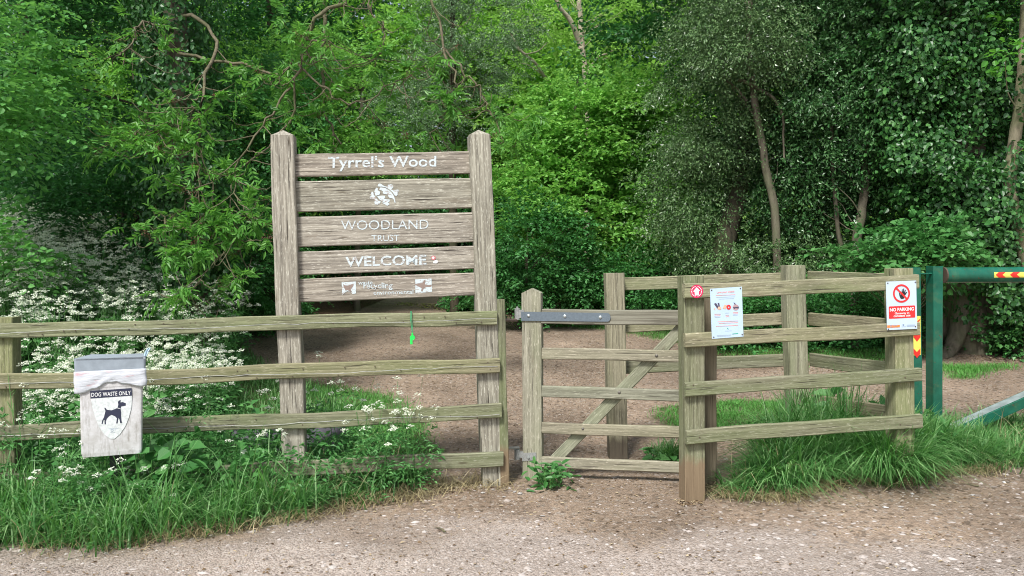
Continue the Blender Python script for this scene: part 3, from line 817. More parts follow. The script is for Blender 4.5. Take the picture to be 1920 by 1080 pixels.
# ---- green steel barrier
def green_paint():
    m, nt, b, L = new_mat('green_steel_paint')
    tc = nt.nodes.new('ShaderNodeTexCoord')
    n = noise(nt, tc.outputs['Object'], 9, 5, .6); r = noise(nt, tc.outputs['Object'], 26, 4, .65)
    c = ramp(nt, n, [(.3, (.006, .080, .050)), (.7, (.012, .135, .085))])
    al = noise(nt, tc.outputs['Object'], 1, 4, .6, (8, 8, 1.6))
    c = mix(nt, ramp(nt, al, [(.52, 0.0), (.75, .55)]), c, (.10, .14, .06))
    c = mix(nt, ramp(nt, r, [(.66, 0.0), (.7, 1.0)]), c, (.10, .045, .025))
    L(c, b.inputs['Base Color']); b.inputs['Roughness'].default_value = .24
    bump(nt, b, n, .15, .004)
    return m
P_green = green_paint()
BAR = Plane(gp(1759, 836), math.radians(4))
bb = BAR.at(1759, 836, .05); bb.z = 0
bar = thing('height_barrier', 'dark green steel barrier with square posts, round top tube and sloping stay', 'barrier', bb)
def steel(name, pl, t, x0, y0, x1, y1, w, d, foot=None, m=P_green, parent=bar):
    A, B_ = pl.at(x1, y1, t), pl.at(x0, y0, t)
    D = (B_ - A).normalized()
    if foot is not None: A = A + D * ((foot - A.z) / D.z)
    return beam(name, A + pl.v * d / 2, B_ + pl.v * d / 2, w, d, m, parent, -pl.v, seg=4, wob=.0005, bev=.004)
mp_ = steel('post', BAR, 0, 1759.5, 499, 1758.5, 830, .084, .11, -.2)
sp_ = steel('slam_post', BAR, .0, 1709, 502, 1713, 830, .165, .05, -.2)
steel('latch_tab', BAR, .02, 1750, 513, 1726, 513.5, .012, .03)
a, b2 = BAR.at(1768, 516, .055), BAR.at(2700, 509.5, -.04)
tb = MB().tube([a, a + (b2 - a) * .004, b2], [.066, .0655, .0645], 26).build('top_tube', P_green, bar, True)
MB().tube([a - (b2 - a).normalized() * .001, a + (b2 - a).normalized() * .010], [.0672, .0672], 26).build('weld_collar', simple('rusty_weld', (.10, .07, .05), .8, .2), tb)
P_yel = simple('reflective_yellow', (.72, .68, .12), .35, bmp=0)
P_rred = simple('reflective_red', (.72, .03, .02), .35, bmp=0)
# chevron band wraps the front of the tube
D = (b2 - a).normalized()
def tube_pt(x, ang, r=.0666):
    s0 = (BAR.at(x, 515, -.01) - a).dot(D)
    c_ = a + D * s0
    up = Vector((0, 0, 1)); fr = D.cross(up).normalized()
    if fr.y > 0: fr = -fr
    return c_ + (fr * math.cos(ang) + up * math.sin(ang)) * r
def band(x0, x1, a0, a1, r, mbx, skew=0):
    n = 4
    for k in range(n):
        A0, A1 = a0 + (a1 - a0) * k / n, a0 + (a1 - a0) * (k + 1) / n
        f0, f1 = k / n, (k + 1) / n
        mbx.add([tuple(tube_pt(x0 + skew * f0, A0, r)), tuple(tube_pt(x1 + skew * f0, A0, r)), tuple(tube_pt(x1 + skew * f1, A1, r)), tuple(tube_pt(x0 + skew * f1, A1, r))], [[0, 1, 2, 3]])
mb = MB(); band(1863, 2040, -.33, .36, .0662, mb); mb.build('chevron_tape', P_yel, tb)
mb = MB()
for k in range(7):
    x = 1865 + k * 26.5
    band(x, x + 13, .015, .36, .0670, mb, 6.5); band(x, x + 13, .015, -.33, .0670, mb, 6.5)
mb.build('red_chevrons', P_rred, tb)
mb = MB(); px_poly(mb, BAR, -.0025, [(1711.5, 593), (1726, 592.5), (1726.8, 665.5), (1712.6, 666.5)]); mb.build('chevron_tape', P_yel, sp_)
mb = MB()
for k in range(3):
    y = 595 + k * 31 - 14
    px_poly(mb, BAR, -.0045, [(1712.6, y + 10), (1719.2, y + 17), (1725.8, y + 10), (1725.9, y + 20), (1719.4, y + 28.5), (1712.8, y + 20)] if y > 592 else [(1712.6, 597), (1719.2, 603), (1725.6, 597), (1725.7, 599.5), (1719.4, 608), (1712.8, 600)])
mb.build('red_chevrons', P_rred, sp_)
a, b2 = BAR.at(1762, 826, .0), BAR.at(2436, 527.5, .0)
beam('stay', a + BAR.v * .065, b2 + BAR.v * .065, .084, .13, P_green, bar, -BAR.v, seg=3, wob=0, bev=.004)
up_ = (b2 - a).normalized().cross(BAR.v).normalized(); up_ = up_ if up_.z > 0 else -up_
beam('sky_sheen_strip', a + BAR.v * .065 + up_ * .0435, b2 + BAR.v * .065 + up_ * .0435, .003, .10, simple('painted_sky_sheen', (.30, .36, .36), .3, .2, .3, 12), bar, -BAR.v, seg=3, wob=0, bev=.001)  # pale-coloured strip stands in for sky reflected off the stay's top face

# ------------------------------------------------------------------ dog waste bin
BIN = Plane(FENCE.at(208, 900, -.42), math.radians(15))
bz = BIN.at(208, 930, .12); bz.z = 0
dbin = thing('dog_waste_bin', 'grimy white dog waste bin with grey lid on a short dark post', 'bin', bz)
def grimy():
    m, nt, b, L = new_mat('grimy_white_plastic')
    tc = nt.nodes.new('ShaderNodeTexCoord'); v = tc.outputs['Object']
    n = noise(nt, v, 9, 6, .7); s = noise(nt, v, 1, 5, .7, (40, 40, 7))
    c = ramp(nt, n, [(.35, (.42, .41, .395)), (.6, (.60, .60, .61))])
    c = mix(nt, ramp(nt, s, [(.52, 0.0), (.72, .7)]), c, (.20, .18, .15))
    c = mix(nt, ramp(nt, noise(nt, v, 5, 5, .75), [(.58, 0.0), (.72, .75)]), c, (.14, .12, .10))
    L(c, b.inputs['Base Color']); b.inputs['Roughness'].default_value = .55
    return m
P_bin = grimy()
P_lid = simple('grey_blue_plastic', (.27, .315, .36), .45, var=.12, scale=20)
def loft(mbx, rings, caps=True):
    n = len(rings[0]); V = [tuple(p) for r in rings for p in r]
    F = [[i * n + k, i * n + (k + 1) % n, (i + 1) * n + (k + 1) % n, (i + 1) * n + k] for i in range(len(rings) - 1) for k in range(n)]
    mbx.add(V, F)
    if caps:
        mbx.F.setdefault(n, []).append(np.array([list(range(n))[::-1]]) + mbx.n - len(V))
        mbx.F.setdefault(n, []).append(np.array([list(range(n))]) + mbx.n - n)
def rrect(c, hw, hd, r, up=0.0):
    o = []
    for sx, sy, a0 in ((1, -1, -PI / 2), (1, 1, 0), (-1, 1, PI / 2), (-1, -1, PI)):
        for k in range(4):
            a = a0 + PI / 2 * k / 3
            yy = sy * (hd - r) + r * math.sin(a)
            o.append(c + BIN.u * (sx * (hw - r) + r * math.cos(a)) * (1 - .22 * (yy / hd + 1) / 2) + BIN.v * yy)
    return o
BD = .20
def bring(xl, yl, xr, yr, grow=0, dz=0):
    l, r = BIN.at(xl, yl, 0), BIN.at(xr, yr, 0)
    c = (l + r) / 2 + BIN.v * BD / 2 + Vector((0, 0, dz)); return rrect(c, (r - l).length / 2 + grow, BD / 2 + grow, .018)
mb = MB(); loft(mb, [bring(152.5, 857, 265, 851), bring(151, 850, 266.5, 844, .002), bring(147.5, 742, 268, 736), bring(146.5, 730, 268.5, 724), bring(143, 728, 271, 721, .002), bring(142, 700, 271.5, 694, .002)])
body = mb.build('bin_body', P_bin, dbin)
mb = MB(); loft(mb, [bring(140.5, 703, 271.5, 697, .006), bring(138.8, 672.5, 272.5, 669.5, .006)])
# sloping top of the lid
l, r = BIN.at(138.8, 672.5, -.006), BIN.at(272.5, 669.5, -.006)
t_ = [l, r, r + BIN.v * .17 + Vector((0, 0, .006)) - BIN.u * .08, l + BIN.v * .17 + Vector((0, 0, .006)) + BIN.u * .055]
l2 = [p - Vector((0, 0, .012)) for p in t_]
mb.add([tuple(p) for p in l2 + t_], [[3, 2, 1, 0], [4, 5, 6, 7], [0, 1, 5, 4], [1, 2, 6, 5], [2, 3, 7, 6], [3, 0, 4, 7]])
lid = mb.build('lid', P_lid, dbin)
P_post = simple('black_steel', (.03, .03, .03), .6)
beam('post', BIN.at(222, 960, .15), BIN.at(220, 853, .15), .075, .05, P_post, dbin, -BIN.v)
mb = MB()
px_poly(mb, BIN, -.0045, zt([(220, 420), (571, 394), (574, 470), (568, 560), (548, 640), (515, 720), (470, 785), (425, 822), (390, 822), (345, 790), (300, 730), (262, 640), (240, 560), (226, 480)], 120, 640, 4.5))
lab = mb.build('label', simple('label_white', (.62, .66, .66), .45, var=.22, scale=55, bmp=0), dbin)
mb = MB(); px_poly(mb, BIN, -.0055, zt([(220, 420), (571, 394), (573, 458), (223, 483)], 120, 640, 4.5))
DOG = [(340, 562), (348, 558), (362, 578), (400, 582), (430, 572), (452, 560), (458, 535), (455, 512), (462, 500), (478, 495), (476, 515), (495, 512), (521, 522), (520, 542), (500, 546), (482, 550), (477, 570), (482, 600), (482, 640), (488, 690), (474, 690), (468, 660), (460, 645), (455, 665), (452, 692), (440, 692), (446, 650), (430, 632), (400, 620), (380, 632), (362, 652), (352, 672), (354, 700), (342, 700), (342, 665), (336, 660), (328, 680), (326, 698), (316, 698), (322, 668), (338, 638), (344, 610), (350, 588)]
px_poly(mb, BIN, -.0055, zt(DOG, 120, 640, 4.5))
mb.build('dog_symbol', P_navy, lab)
mb = MB(); text(mb, BIN, -.0065, "DOG WASTE ONLY", 171.4, 736.6, 245, 744.3, -.055, bold=.010, spacing=1.06)
mb.build('lettering', P_wht, lab)
mb = MB(); px_poly(mb, BIN, -.0065, zt([(452, 560), (476, 566), (476, 570), (451, 565)], 120, 640, 4.5)); mb.build('collar', P_wht, lab)
mb = MB()
for y, x0, x1 in ((735, 375, 455), (745, 385, 440), (765, 390, 430)): px_poly(mb, BIN, -.0055, zt([(x0, y), (x1, y), (x1, y + 3), (x0, y + 3)], 120, 640, 4.5))
cx, cy = 120 + 405 / 4.5, 640 + 750 / 4.5; ring(mb, BIN, -.0056, cx, cy, 1.6, 2.6, 14)
mb.build('small_print', P_greyp, lab)
# bag liner folded over the rim
def bagm():
    m, nt, b, L = new_mat('thin_white_polythene')
    tc = nt.nodes.new('ShaderNodeTexCoord'); n = noise(nt, tc.outputs['Object'], 1, 5, .65, (7, 7, 55))
    L(ramp(nt, noise(nt, tc.outputs['Object'], 1, 3, .5, (9, 9, 28)), [(.60, (.74, .77, .82)), (.72, (.80, .42, .45))]), b.inputs['Base Color'])
    b.inputs['Roughness'].default_value = .35; bump(nt, b, n, .6, .01)
    t = nt.nodes.new('ShaderNodeBsdfTranslucent'); t.inputs[0].default_value = (.8, .82, .86, 1)
    mx = nt.nodes.new('ShaderNodeMixShader'); mx.inputs[0].default_value = .3
    L(b.outputs[0], mx.inputs[1]); L(t.outputs[0], mx.inputs[2]); L(mx.outputs[0], nt.nodes['Material Output'].inputs[0])
    return m
P_bag = bagm()
bag = thing('bin_liner', 'crumpled white plastic bag folded over the rim of the dog waste bin', 'bin bag', BIN.at(205, 735, -.02))
rings = []
N = 96
l, r = BIN.at(141, 697, 0), BIN.at(271.5, 693, 0)
cc = (l + r) / 2 + BIN.v * BD / 2
hw = (r - l).length / 2
for i in range(12):
    f = i / 11
    o = []
    for k in range(N):
        a = 2 * PI * (k + .5) / N
        cx, sx = math.cos(a), math.sin(a)
        m_ = max(abs(cx), abs(sx)); px_, py_ = cx / m_, sx / m_
        hem = .118 + .035 * math.sin(a * 2 + 1.2) + .010 * math.sin(a * 5) + .004 * math.sin(a * 19)
        fold = .0075 + .003 * math.sin(f * 3.0) + .0022 * math.sin(a * 13 + f * 7) * f + .0018 * math.sin(a * 29 - f * 11) * f + .001 * math.sin(f * 9 + a * 7)
        o.append(cc + BIN.u * px_ * (hw + fold) * (1 - .11 * (py_ + 1)) + BIN.v * py_ * (BD / 2 + fold) - Vector((0, 0, hem * f - .004)))
    rings.append(o)
mb = MB(); loft(mb, rings, False); lo = mb.build('liner_fold', P_bag, bag, True)
sm = lo.modifiers.new('thickness', 'SOLIDIFY'); sm.thickness = .0015
tp = [BIN.at(x, y, .02 + t_) for x, y, t_ in ((270, 676, 0), (272, 668, .005), (275, 660, .0), (280, 652, .01))]
V, F = [], []
for i, p in enumerate(tp):
    w_ = (.010, .018, .026, .020)[i]
    for k in range(6):
        V.append(tuple(p + BIN.u * (w_ * (k / 5 - .5)) * 1.0 + BIN.v * .006 * math.sin(k * 2.1 + i)))
F = [[i * 6 + k, i * 6 + k + 1, (i + 1) * 6 + k + 1, (i + 1) * 6 + k] for i in range(3) for k in range(5)]
ft = MB().add(V, F).build('bag_corner', simple('blue_white_polythene', (.45, .62, .72), .3, var=.2, scale=60), bag, True)
sm = ft.modifiers.new('thickness', 'SOLIDIFY'); sm.thickness = .0015

# ------------------------------------------------------------------ half-buried tyre behind the fence
tc0 = gp(543, 852); tc0 = at(543, 838, 6.75); tc0.z = float(terrain(tc0.x, tc0.y)) + .05
ty = thing('old_tyre', 'large dark old tyre lying flat in the grass behind the left sign post', 'tyre', tc0)
P_rub = simple('weathered_rubber', (.075, .07, .085), .8, var=.35, scale=9, bmp=.4)
prof = [(.27, .10), (.275, .17), (.30, .20), (.36, .215), (.42, .205), (.455, .175), (.47, .14), (.475, .08), (.47, .02), (.45, -.02), (.30, -.03), (.27, .03)]
V, F = [], []
M_ = 72
for k in range(M_):
    a = 2 * PI * k / M_
    for j, (r_, z_) in enumerate(prof):
        g_ = -.012 if (5 <= j <= 8 and k % 3 == 0) else 0
        sag = .02 * math.sin(a * 2 + .5)
        V.append((tc0.x + (r_ + g_) * math.cos(a), tc0.y + (r_ + g_) * math.sin(a), tc0.z + z_ * 1.02 + sag * (1 if z_ > 0 else 0)))
n = len(prof)
F = [[k * n + j, ((k + 1) % M_) * n + j, ((k + 1) % M_) * n + (j + 1) % n, k * n + (j + 1) % n] for k in range(M_) for j in range(n)]
MB().add(V, F).build('tyre_carcass', P_rub, ty, True)

# ------------------------------------------------------------------ foliage engine
def nrm(a): return a / np.maximum(np.linalg.norm(a, axis=1, keepdims=True), 1e-9)
UP = np.array([0, 0, 1.0])

class Leaves:
    """collects leaf faces; kite = folded 4-point leaf, hex = folded 6-point leaf"""
    def __init__(s): s.V = []; s.Q = []; s.T = []; s.n = 0
    def add(s, P, D, N, L, W, kind='kite', fold=.12, droop=.1):
        n = len(P)
        if not n: return s
        L = np.broadcast_to(np.asarray(L, float).reshape(-1, 1), (n, 1)); W = np.broadcast_to(np.asarray(W, float).reshape(-1, 1), (n, 1))
        D = nrm(D); S_ = nrm(np.cross(D, N)); N = nrm(np.cross(S_, D))
        tip = P + D * L - N * L * droop
        if kind == 'kite':
            V = np.stack([P, P + D * L * .45 + S_ * W / 2 + N * L * fold, tip, P + D * L * .45 - S_ * W / 2 + N * L * fold], 1)
            i = np.arange(n)[:, None] * 4 + s.n
            s.T.append(np.concatenate([i + [0, 1, 2], i + [0, 2, 3]])); s.n += 4 * n
        else:
            f = fold * W
            V = np.stack([P, P + D * L * .25 + S_ * W * .45 + N * f, P + D * L * .62 + S_ * W * .42 + N * f * .6 - N * L * droop * .3, tip,
                          P + D * L * .62 - S_ * W * .42 + N * f * .6 - N * L * droop * .3, P + D * L * .25 - S_ * W * .45 + N * f], 1)
            i = np.arange(n)[:, None] * 6 + s.n
            s.Q.append(np.concatenate([i + [0, 1, 2, 3], i + [0, 3, 4, 5]])); s.n += 6 * n
        s.V.append(V.reshape(-1, 3))
        return s
    def build(s, name, m, parent=None, **k):
        V = np.concatenate(s.V); mw = None
        fs = [np.concatenate(x) for x in (s.Q, s.T) if x]
        if parent is not None:
            mw = Matrix.Translation(WM[parent].translation); V = V - np.array(WM[parent].translation)
        return put(name, mesh(name, V, fs), m, parent, mw, **k)

def R(*s): return rng.normal(size=s)

def spray(Lv, O, A, ln, m, lL, lW, kind='kite', droop=.25, jit=.35, spread=.18, hang=.2, flat=.75, fold=.12):
    """n sprays of m alternate leaves along a drooping twig"""
    n = len(O)
    A = nrm(A)
    ln = np.broadcast_to(np.asarray(ln, float).reshape(-1, 1), (n, 1))
    U = nrm(UP * flat + R(n, 3) * (1 - flat) * .8 + A * .0)
    S_ = nrm(np.cross(A, U)); U = nrm(np.cross(S_, A))
    t = np.linspace(.08, 1, m)[None, :, None] + rng.uniform(-.04, .04, (n, m, 1))
    sd_ = np.where(np.arange(m) % 2 == 0, 1., -1.)[None, :, None]
    off = rng.uniform(0, 1, (n, m, 1)) * spread * np.sin(np.clip(t, 0, 1) * 2.6 + .3)
    P = O[:, None] + (A[:, None] * t) * ln[:, None] + S_[:, None] * sd_ * off * ln[:, None] * 1.6 - UP * droop * t ** 2 * ln[:, None]
    D = A[:, None] * .6 + S_[:, None] * sd_ * .75 - UP * hang + R(n, m, 3) * jit
    N_ = U[:, None] + R(n, m, 3) * jit
    k = n * m
    sc = np.repeat(rng.uniform(.75, 1.15, n), m) * rng.uniform(.7, 1.15, k)
    Lv.add(P.reshape(k, 3), D.reshape(k, 3), N_.reshape(k, 3), lL * sc, lW * sc, kind, fold)

def boughs(blobs, n, shell=.55, front=.25):
    """bough centres inside ellipsoids; returns centre and outward direction"""
    w = np.array([b[1][0] * b[1][2] * b[1][1] for b in blobs]) ** .75
    w = w * np.array([b[2] if len(b) > 2 else 1 for b in blobs]); w /= w.sum()
    k = rng.choice(len(blobs), n, p=w)
    c = np.array([b[0] for b in blobs], float)[k]; r = np.array([b[1] for b in blobs], float)[k]
    d = R(n, 3); d[:, 1] -= front * 2; d = nrm(d)
    rad = rng.uniform(shell, 1, (n, 1)) ** .8
    P = c + d * r * rad
    g = terrain(P[:, 0], P[:, 1], False)
    P[:, 2] = np.maximum(P[:, 2], g + .12 + rng.uniform(0, .15, n))
    return P, nrm(d * r)

def crown(Lv, blobs, nb, ns, m, lL, lW, kind='kite', size=.35, ln=.35, droop=.25, jit=.35, hang=.2, flat=.75, shell=.5, updir=.15, flatten=.45, spread=.18, fold=.12):
    P, D = boughs(blobs, nb, shell)
    sz = rng.uniform(.6, 1.3, nb) * size
    off = R(nb, ns, 3) * .5 * sz[:, None, None]; off[..., 2] *= flatten
    O = (P[:, None] + off).reshape(-1, 3)
    A = (D[:, None] * np.array([1, 1, .35]) + UP * updir + off / sz[:, None, None] * .6 + R(nb, ns, 3) * .25).reshape(-1, 3)
    spray(Lv, O, A, ln * rng.uniform(.6, 1.2, len(O)), m, lL, lW, kind, droop, jit, spread, hang, flat, fold)
    return P

def curve(pts, n=16, wig=0.0):
    """smooth polyline through points (Catmull-Rom)"""
    P = [Vector(p) for p in pts]; P = [P[0] * 2 - P[1]] + P + [P[-1] * 2 - P[-2]]
    o = []
    segs = len(P) - 3
    per = max(2, n // segs)
    for i in range(segs):
        a, b_, c, d = P[i:i + 4]
        for k in range(per):
            t = k / per
            o.append(.5 * ((2 * b_) + (c - a) * t + (2 * a - 5 * b_ + 4 * c - d) * t * t + (3 * b_ - 3 * c + d - a) * t ** 3))
    o.append(P[-2])
    if wig: o = [p + Vector((random.uniform(-wig, wig), random.uniform(-wig, wig), random.uniform(-wig, wig))) if 0 < i < len(o) - 1 else p for i, p in enumerate(o)]
    return o

def limb(mb, pts, r0, r1, n=8, seg=16, wig=0.0, power=1.0, jit=.12):
    c = curve(pts, seg, wig)
    k = len(c) - 1
    mb.tube(c, [r0 + (r1 - r0) * (i / k) ** power for i in range(k + 1)], n, jit=jit)
    return c

def twigs(mb, root, P, n, r=.012, r2=.003, sag=.15):
    """thin branches from a trunk line to bough centres"""
    for k in rng.choice(len(P), min(n, len(P)), replace=False):
        e = Vector(P[k]); s_ = min(root, key=lambda q_: (q_ - e).length + abs(q_.z - e.z + .8))
        mid = (s_ + e) / 2 + Vector((random.uniform(-.2, .2), random.uniform(-.2, .2), random.uniform(-.05, sag)))
        limb(mb, [s_, mid, e], r, r2, 4, 8, .015)

def zpx(x, y, Y): return tuple(at(x, y, Y))
def gz(x, y, d=0): return float(terrain(x, y, False)) + d

def tree(name, label, cat, trunkpts, r0, r1, barkm, leafm_, parts, nt_=30, trn=12, group=None, extra=None, tr=.012):
    b0 = Vector(trunkpts[0]); b0.z = gz(b0.x, b0.y)
    t = thing(name, label, cat, b0, group)
    mb = MB()
    tp = [Vector(trunkpts[0]) - Vector((0, 0, .2))] + [Vector(p) for p in trunkpts]
    c = limb(mb, tp, r0, r1, trn, 26, .01, .8)
    if extra: extra(mb, c)
    mb.build('trunk' if r0 > .05 else 'stem', barkm, t, True)
    Lv = Leaves(); PP = []
    for kw in parts: PP.append(crown(Lv, **kw))
    if PP:
        PP = np.concatenate(PP)
        if nt_:
            mb = MB(); twigs(mb, c[3:], PP, nt_, tr); mb.build('branches', barkm, t, True)
        Lv.build('crown', leafm_, t)
    return t, c

def ell(px, py, Y, rx, ry, rz, w=1): return (zpx(px, py, Y), (rx, ry, rz), w)

# ------------------------------------------------------------------ trees
# pale-leaved elm hanging in from the left edge
tree('elm_tree', 'pale soft-leaved elm reaching in from the left edge above the cow parsley', 'tree',
     [(-7.6, 8.8, 0), (-7.5, 8.7, 2.5), (-7.2, 8.6, 5), (-7.0, 8.6, 8)], .16, .05, B_grey, K_elm,
     [dict(blobs=[ell(-40, 170, 8.4, 1.15, .8, .75, 1.3), ell(20, 240, 8.2, .5, .4, .3), ell(-80, 60, 8.6, 1.2, .8, .5)], nb=70, ns=11, m=11, lL=.075, lW=.05, kind='hex', size=.42, ln=.4, flat=.85, shell=.3),
      dict(blobs=[ell(-20, 470, 8.0, .55, .5, .42)], nb=26, ns=9, m=11, lL=.07, lW=.048, kind='hex', size=.35, ln=.35, flat=.85, shell=.3),
      dict(blobs=[((-7.2, 8.6, 6.9), (1.8, 1.6, 1.3))], nb=60, ns=10, m=9, lL=.1, lW=.07, size=.6, ln=.5)], 40, 10)
# dark understorey on the left
tree('elder_bush', 'dark green rounded bush behind the cow parsley at the left', 'bush',
     [(-5.6, 11.3, 0), (-5.5, 11.2, 1.2), (-5.4, 11.2, 2.6)], .06, .02, B_dark, K_dark,
     [dict(blobs=[ell(210, 430, 11.2, 1.15, .9, 1.25), ell(300, 520, 11, .8, .7, .6), ell(110, 520, 11.4, 1.2, .8, .7, .8)], nb=190, ns=12, m=11, lL=.075, lW=.045, size=.38, ln=.32)], 40, 8)
tree('sycamore_tree', 'tall mid-green tree rising out of the top left corner behind the elm', 'tree',
     [(-6.0, 13.6, 0), (-5.95, 13.6, 3), (-5.8, 13.5, 7), (-5.7, 13.5, 11)], .16, .07, B_dark, K_dark,
     [dict(blobs=[ell(170, 150, 13.5, 1.9, 1.2, 1.7), ell(60, 330, 13.2, 1.1, 1, 1.2), ((-6.5, 13.5, 7.8), (2.4, 2, 1.8))], nb=210, ns=12, m=11, lL=.095, lW=.07, size=.55, ln=.42)], 50, 10)
tree('dark_sapling', 'slim dark-leaved sapling between the left sign post and the ivy trunk', 'tree',
     [(-3.2, 11.6, 0), (-3.25, 11.5, 1.8), (-3.15, 11.5, 3.4)], .05, .02, B_dark, K_under,
     [dict(blobs=[ell(470, 500, 11.4, .75, .6, .55), ell(440, 400, 11.8, .7, .6, .7)], nb=80, ns=11, m=11, lL=.07, lW=.045, size=.32, ln=.3)], 24, 8)

# ash with ivy-clad trunk; limbs droop across the top left
ax0 = gp(372, 720); ax0 = at(374, 610, 10.0); ax0.z = gz(ax0.x, ax0.y)
atr = [ax0, at(362, 480, 10), at(350, 330, 10), at(338, 160, 10), at(325, 0, 10), at(320, -250, 10), at(330, -420, 10)]
ash = thing('ash_tree', 'ash tree with ivy-clad trunk and long drooping limbs left of the sign', 'tree', ax0)
mb = MB(); c_ash = limb(mb, [ax0 - Vector((0, 0, .3))] + atr, .17, .12, 14, 40, .01)
for k in range(5):
    a = k * 1.3; limb(mb, [ax0 + Vector((.1 * math.cos(a), .1 * math.sin(a), .5)), ax0 + Vector((.2 * math.cos(a), .2 * math.sin(a), .1)), ax0 + Vector((.42 * math.cos(a), .42 * math.sin(a), -.15))], .09, .04, 7, 8)
mb.build('trunk', B_grey, ash, True)
Lv = Leaves()
def ivy(Lv, line, r0, r1, n, L_=.06, z0=None, out=.10, thr=.40):
    line = [Vector(p) for p in line]
    k = rng.uniform(0, len(line) - 1.001, n); i = k.astype(int); f = (k - i)[:, None]
    Pn = np.array([tuple(p) for p in line]); P = Pn[i] * (1 - f) + Pn[i + 1] * f
    a = rng.uniform(0, 2 * PI, n); rr = (r0 + (r1 - r0) * k / len(line)) * rng.uniform(.75, 1.25, n) + np.abs(R(n)) * out * (0.4 + fbm(P[:, 2] * 1.7, a * 1.5, 5))
    lump = fbm(P[:, 2] * 1.9 + P[:, 0], a * 1.6, 19, 3)
    keep = lump > thr + rng.uniform(-.06, .06, n)
    P, a, rr, lump, n = P[keep], a[keep], rr[keep], lump[keep], int(keep.sum())
    d = np.stack([np.cos(a), np.sin(a), np.zeros(n)], 1)
    P = P + d * (rr + (lump - .45) * out * 1.6)[:, None]
    D = -UP * .8 + R(n, 3) * .55 + d * .25
    N_ = d + UP * .45 + R(n, 3) * .35
    Lv.add(P, D, N_, L_ * rng.uniform(.45, 1.4, n), L_ * .95 * rng.uniform(.5, 1.3, n), 'hex', .08, .15)
iv = [p for p in c_ash if p.z > ax0.z + .75]
ivy(Lv, iv, .24, .34, 15000, .058, out=.18, thr=.3)
ivy(Lv, [p + Vector((-.16, -.05, 0)) for p in c_ash[3:16]], .26, .2, 4200, .055, out=.2)
Lv.build('ivy', K_ivy, ash)
top = atr[4]
LIMBS = [  # picture points, depth
    ([(330, -60, 9.8), (480, -110, 9.4), (600, -30, 9.0), (650, 5, 8.7), (598, 25, 8.6), (572, 80, 8.6), (555, 150, 8.5), (545, 230, 8.5), (470, 300, 8.4)], .055, .012),
    ([(600, -30, 9.0), (612, 40, 9.1), (602, 120, 9.0), (605, 170, 9.0), (612, 220, 9.0), (640, 270, 8.9)], .045, .012),
    ([(325, 20, 9.8), (400, 60, 9.2), (385, 160, 8.7), (370, 260, 8.5), (375, 340, 8.4), (330, 400, 8.3)], .04, .008),
    ([(335, 100, 9.7), (440, 120, 9.0), (520, 140, 8.7), (560, 100, 8.6), (625, 60, 8.5)], .035, .008),
    ([(545, 165, 8.5), (490, 240, 8.4), (440, 330, 8.3), (455, 410, 8.2), (400, 460, 8.1)], .022, .006),
    ([(560, 120, 8.6), (610, 165, 8.5), (660, 195, 8.4), (735, 160, 8.4), (800, 120, 8.4)], .022, .006),
    ([(600, -60, 9.0), (700, -90, 8.8), (800, -20, 8.6), (832, 90, 8.5), (855, 150, 8.4), (845, 215, 8.4), (805, 250, 8.4)], .035, .007),
    ([(832, 90, 8.5), (870, 135, 8.4), (900, 165, 8.4), (912, 200, 8.4), (930, 225, 8.4)], .022, .006),
    ([(325, 60, 9.8), (270, 40, 9.2), (240, 90, 8.8), (200, 110, 8.6)], .03, .006),
    ([(350, 200, 9.7), (310, 190, 9.1), (270, 230, 8.8), (255, 250, 8.7)], .025, .006),
    ([(385, 160, 8.7), (350, 200, 8.6), (300, 245, 8.5), (265, 240, 8.5)], .014, .005),
    ([(370, 260, 8.5), (400, 370, 8.4), (370, 420, 8.3), (300, 400, 8.3)], .013, .004),
    ([(700, -90, 8.8), (690, 0, 8.7), (720, 60, 8.6), (700, 130, 8.5)], .025, .006),
    ([(470, 300, 8.4), (430, 360, 8.3), (440, 440, 8.2), (380, 520, 8.1), (350, 545, 8.1)], .012, .004)]
mb = MB(); lines = []
for pts, r0, r1 in LIMBS:
    lines.append(limb(mb, [at(*p) for p in pts], r0 * .58, r1 * .75, 7, 26, .03, jit=.3))
lines_w = [len(l) for l in lines]
tips = []
# twigs with upturned ends
for li, ln_ in enumerate(lines):
    nn = 9 if li in (2, 9, 10, 11) else 6 if li in (4, 13) else (4 if li in (3, 5, 6, 12) else 5)
    for k in range(nn):
        i = int(len(ln_) * (.22 + .78 * (k + random.random()) / nn)); i = min(i, len(ln_) - 1)
        s_ = ln_[i]
        d = Vector((random.uniform(-1, 1), random.uniform(-.8, .4), random.uniform(-.6, .1))).normalized() * random.uniform(.2, .55)
        m1 = s_ + d * .5 + Vector((0, 0, -.10)); e = s_ + d + Vector((0, 0, random.uniform(-.06, .08)))
        limb(mb, [s_, m1, e], .0065, .003, 5, 9, .008)
        tips.append((e, (e - m1).normalized()))
        if random.random() < .5: tips.append((m1, (d + Vector((0, 0, .3))).normalized()))
        for _ in range(random.choice((0, 1, 1, 2))):
            q2 = e if random.random() < .3 else m1
            d2 = Vector((random.uniform(-1, 1), random.uniform(-.8, .4), random.uniform(-.5, .35))).normalized() * random.uniform(.12, .3)
            e2 = q2 + d2 + Vector((0, 0, .04)); limb(mb, [q2, q2 + d2 * .5 + Vector((0, 0, -.03)), e2], .005, .003, 4, 6)
            tips.append((e2, (d2 + Vector((0, 0, .1))).normalized()))
    tips.append((ln_[-1], (ln_[-1] - ln_[-3]).normalized()))
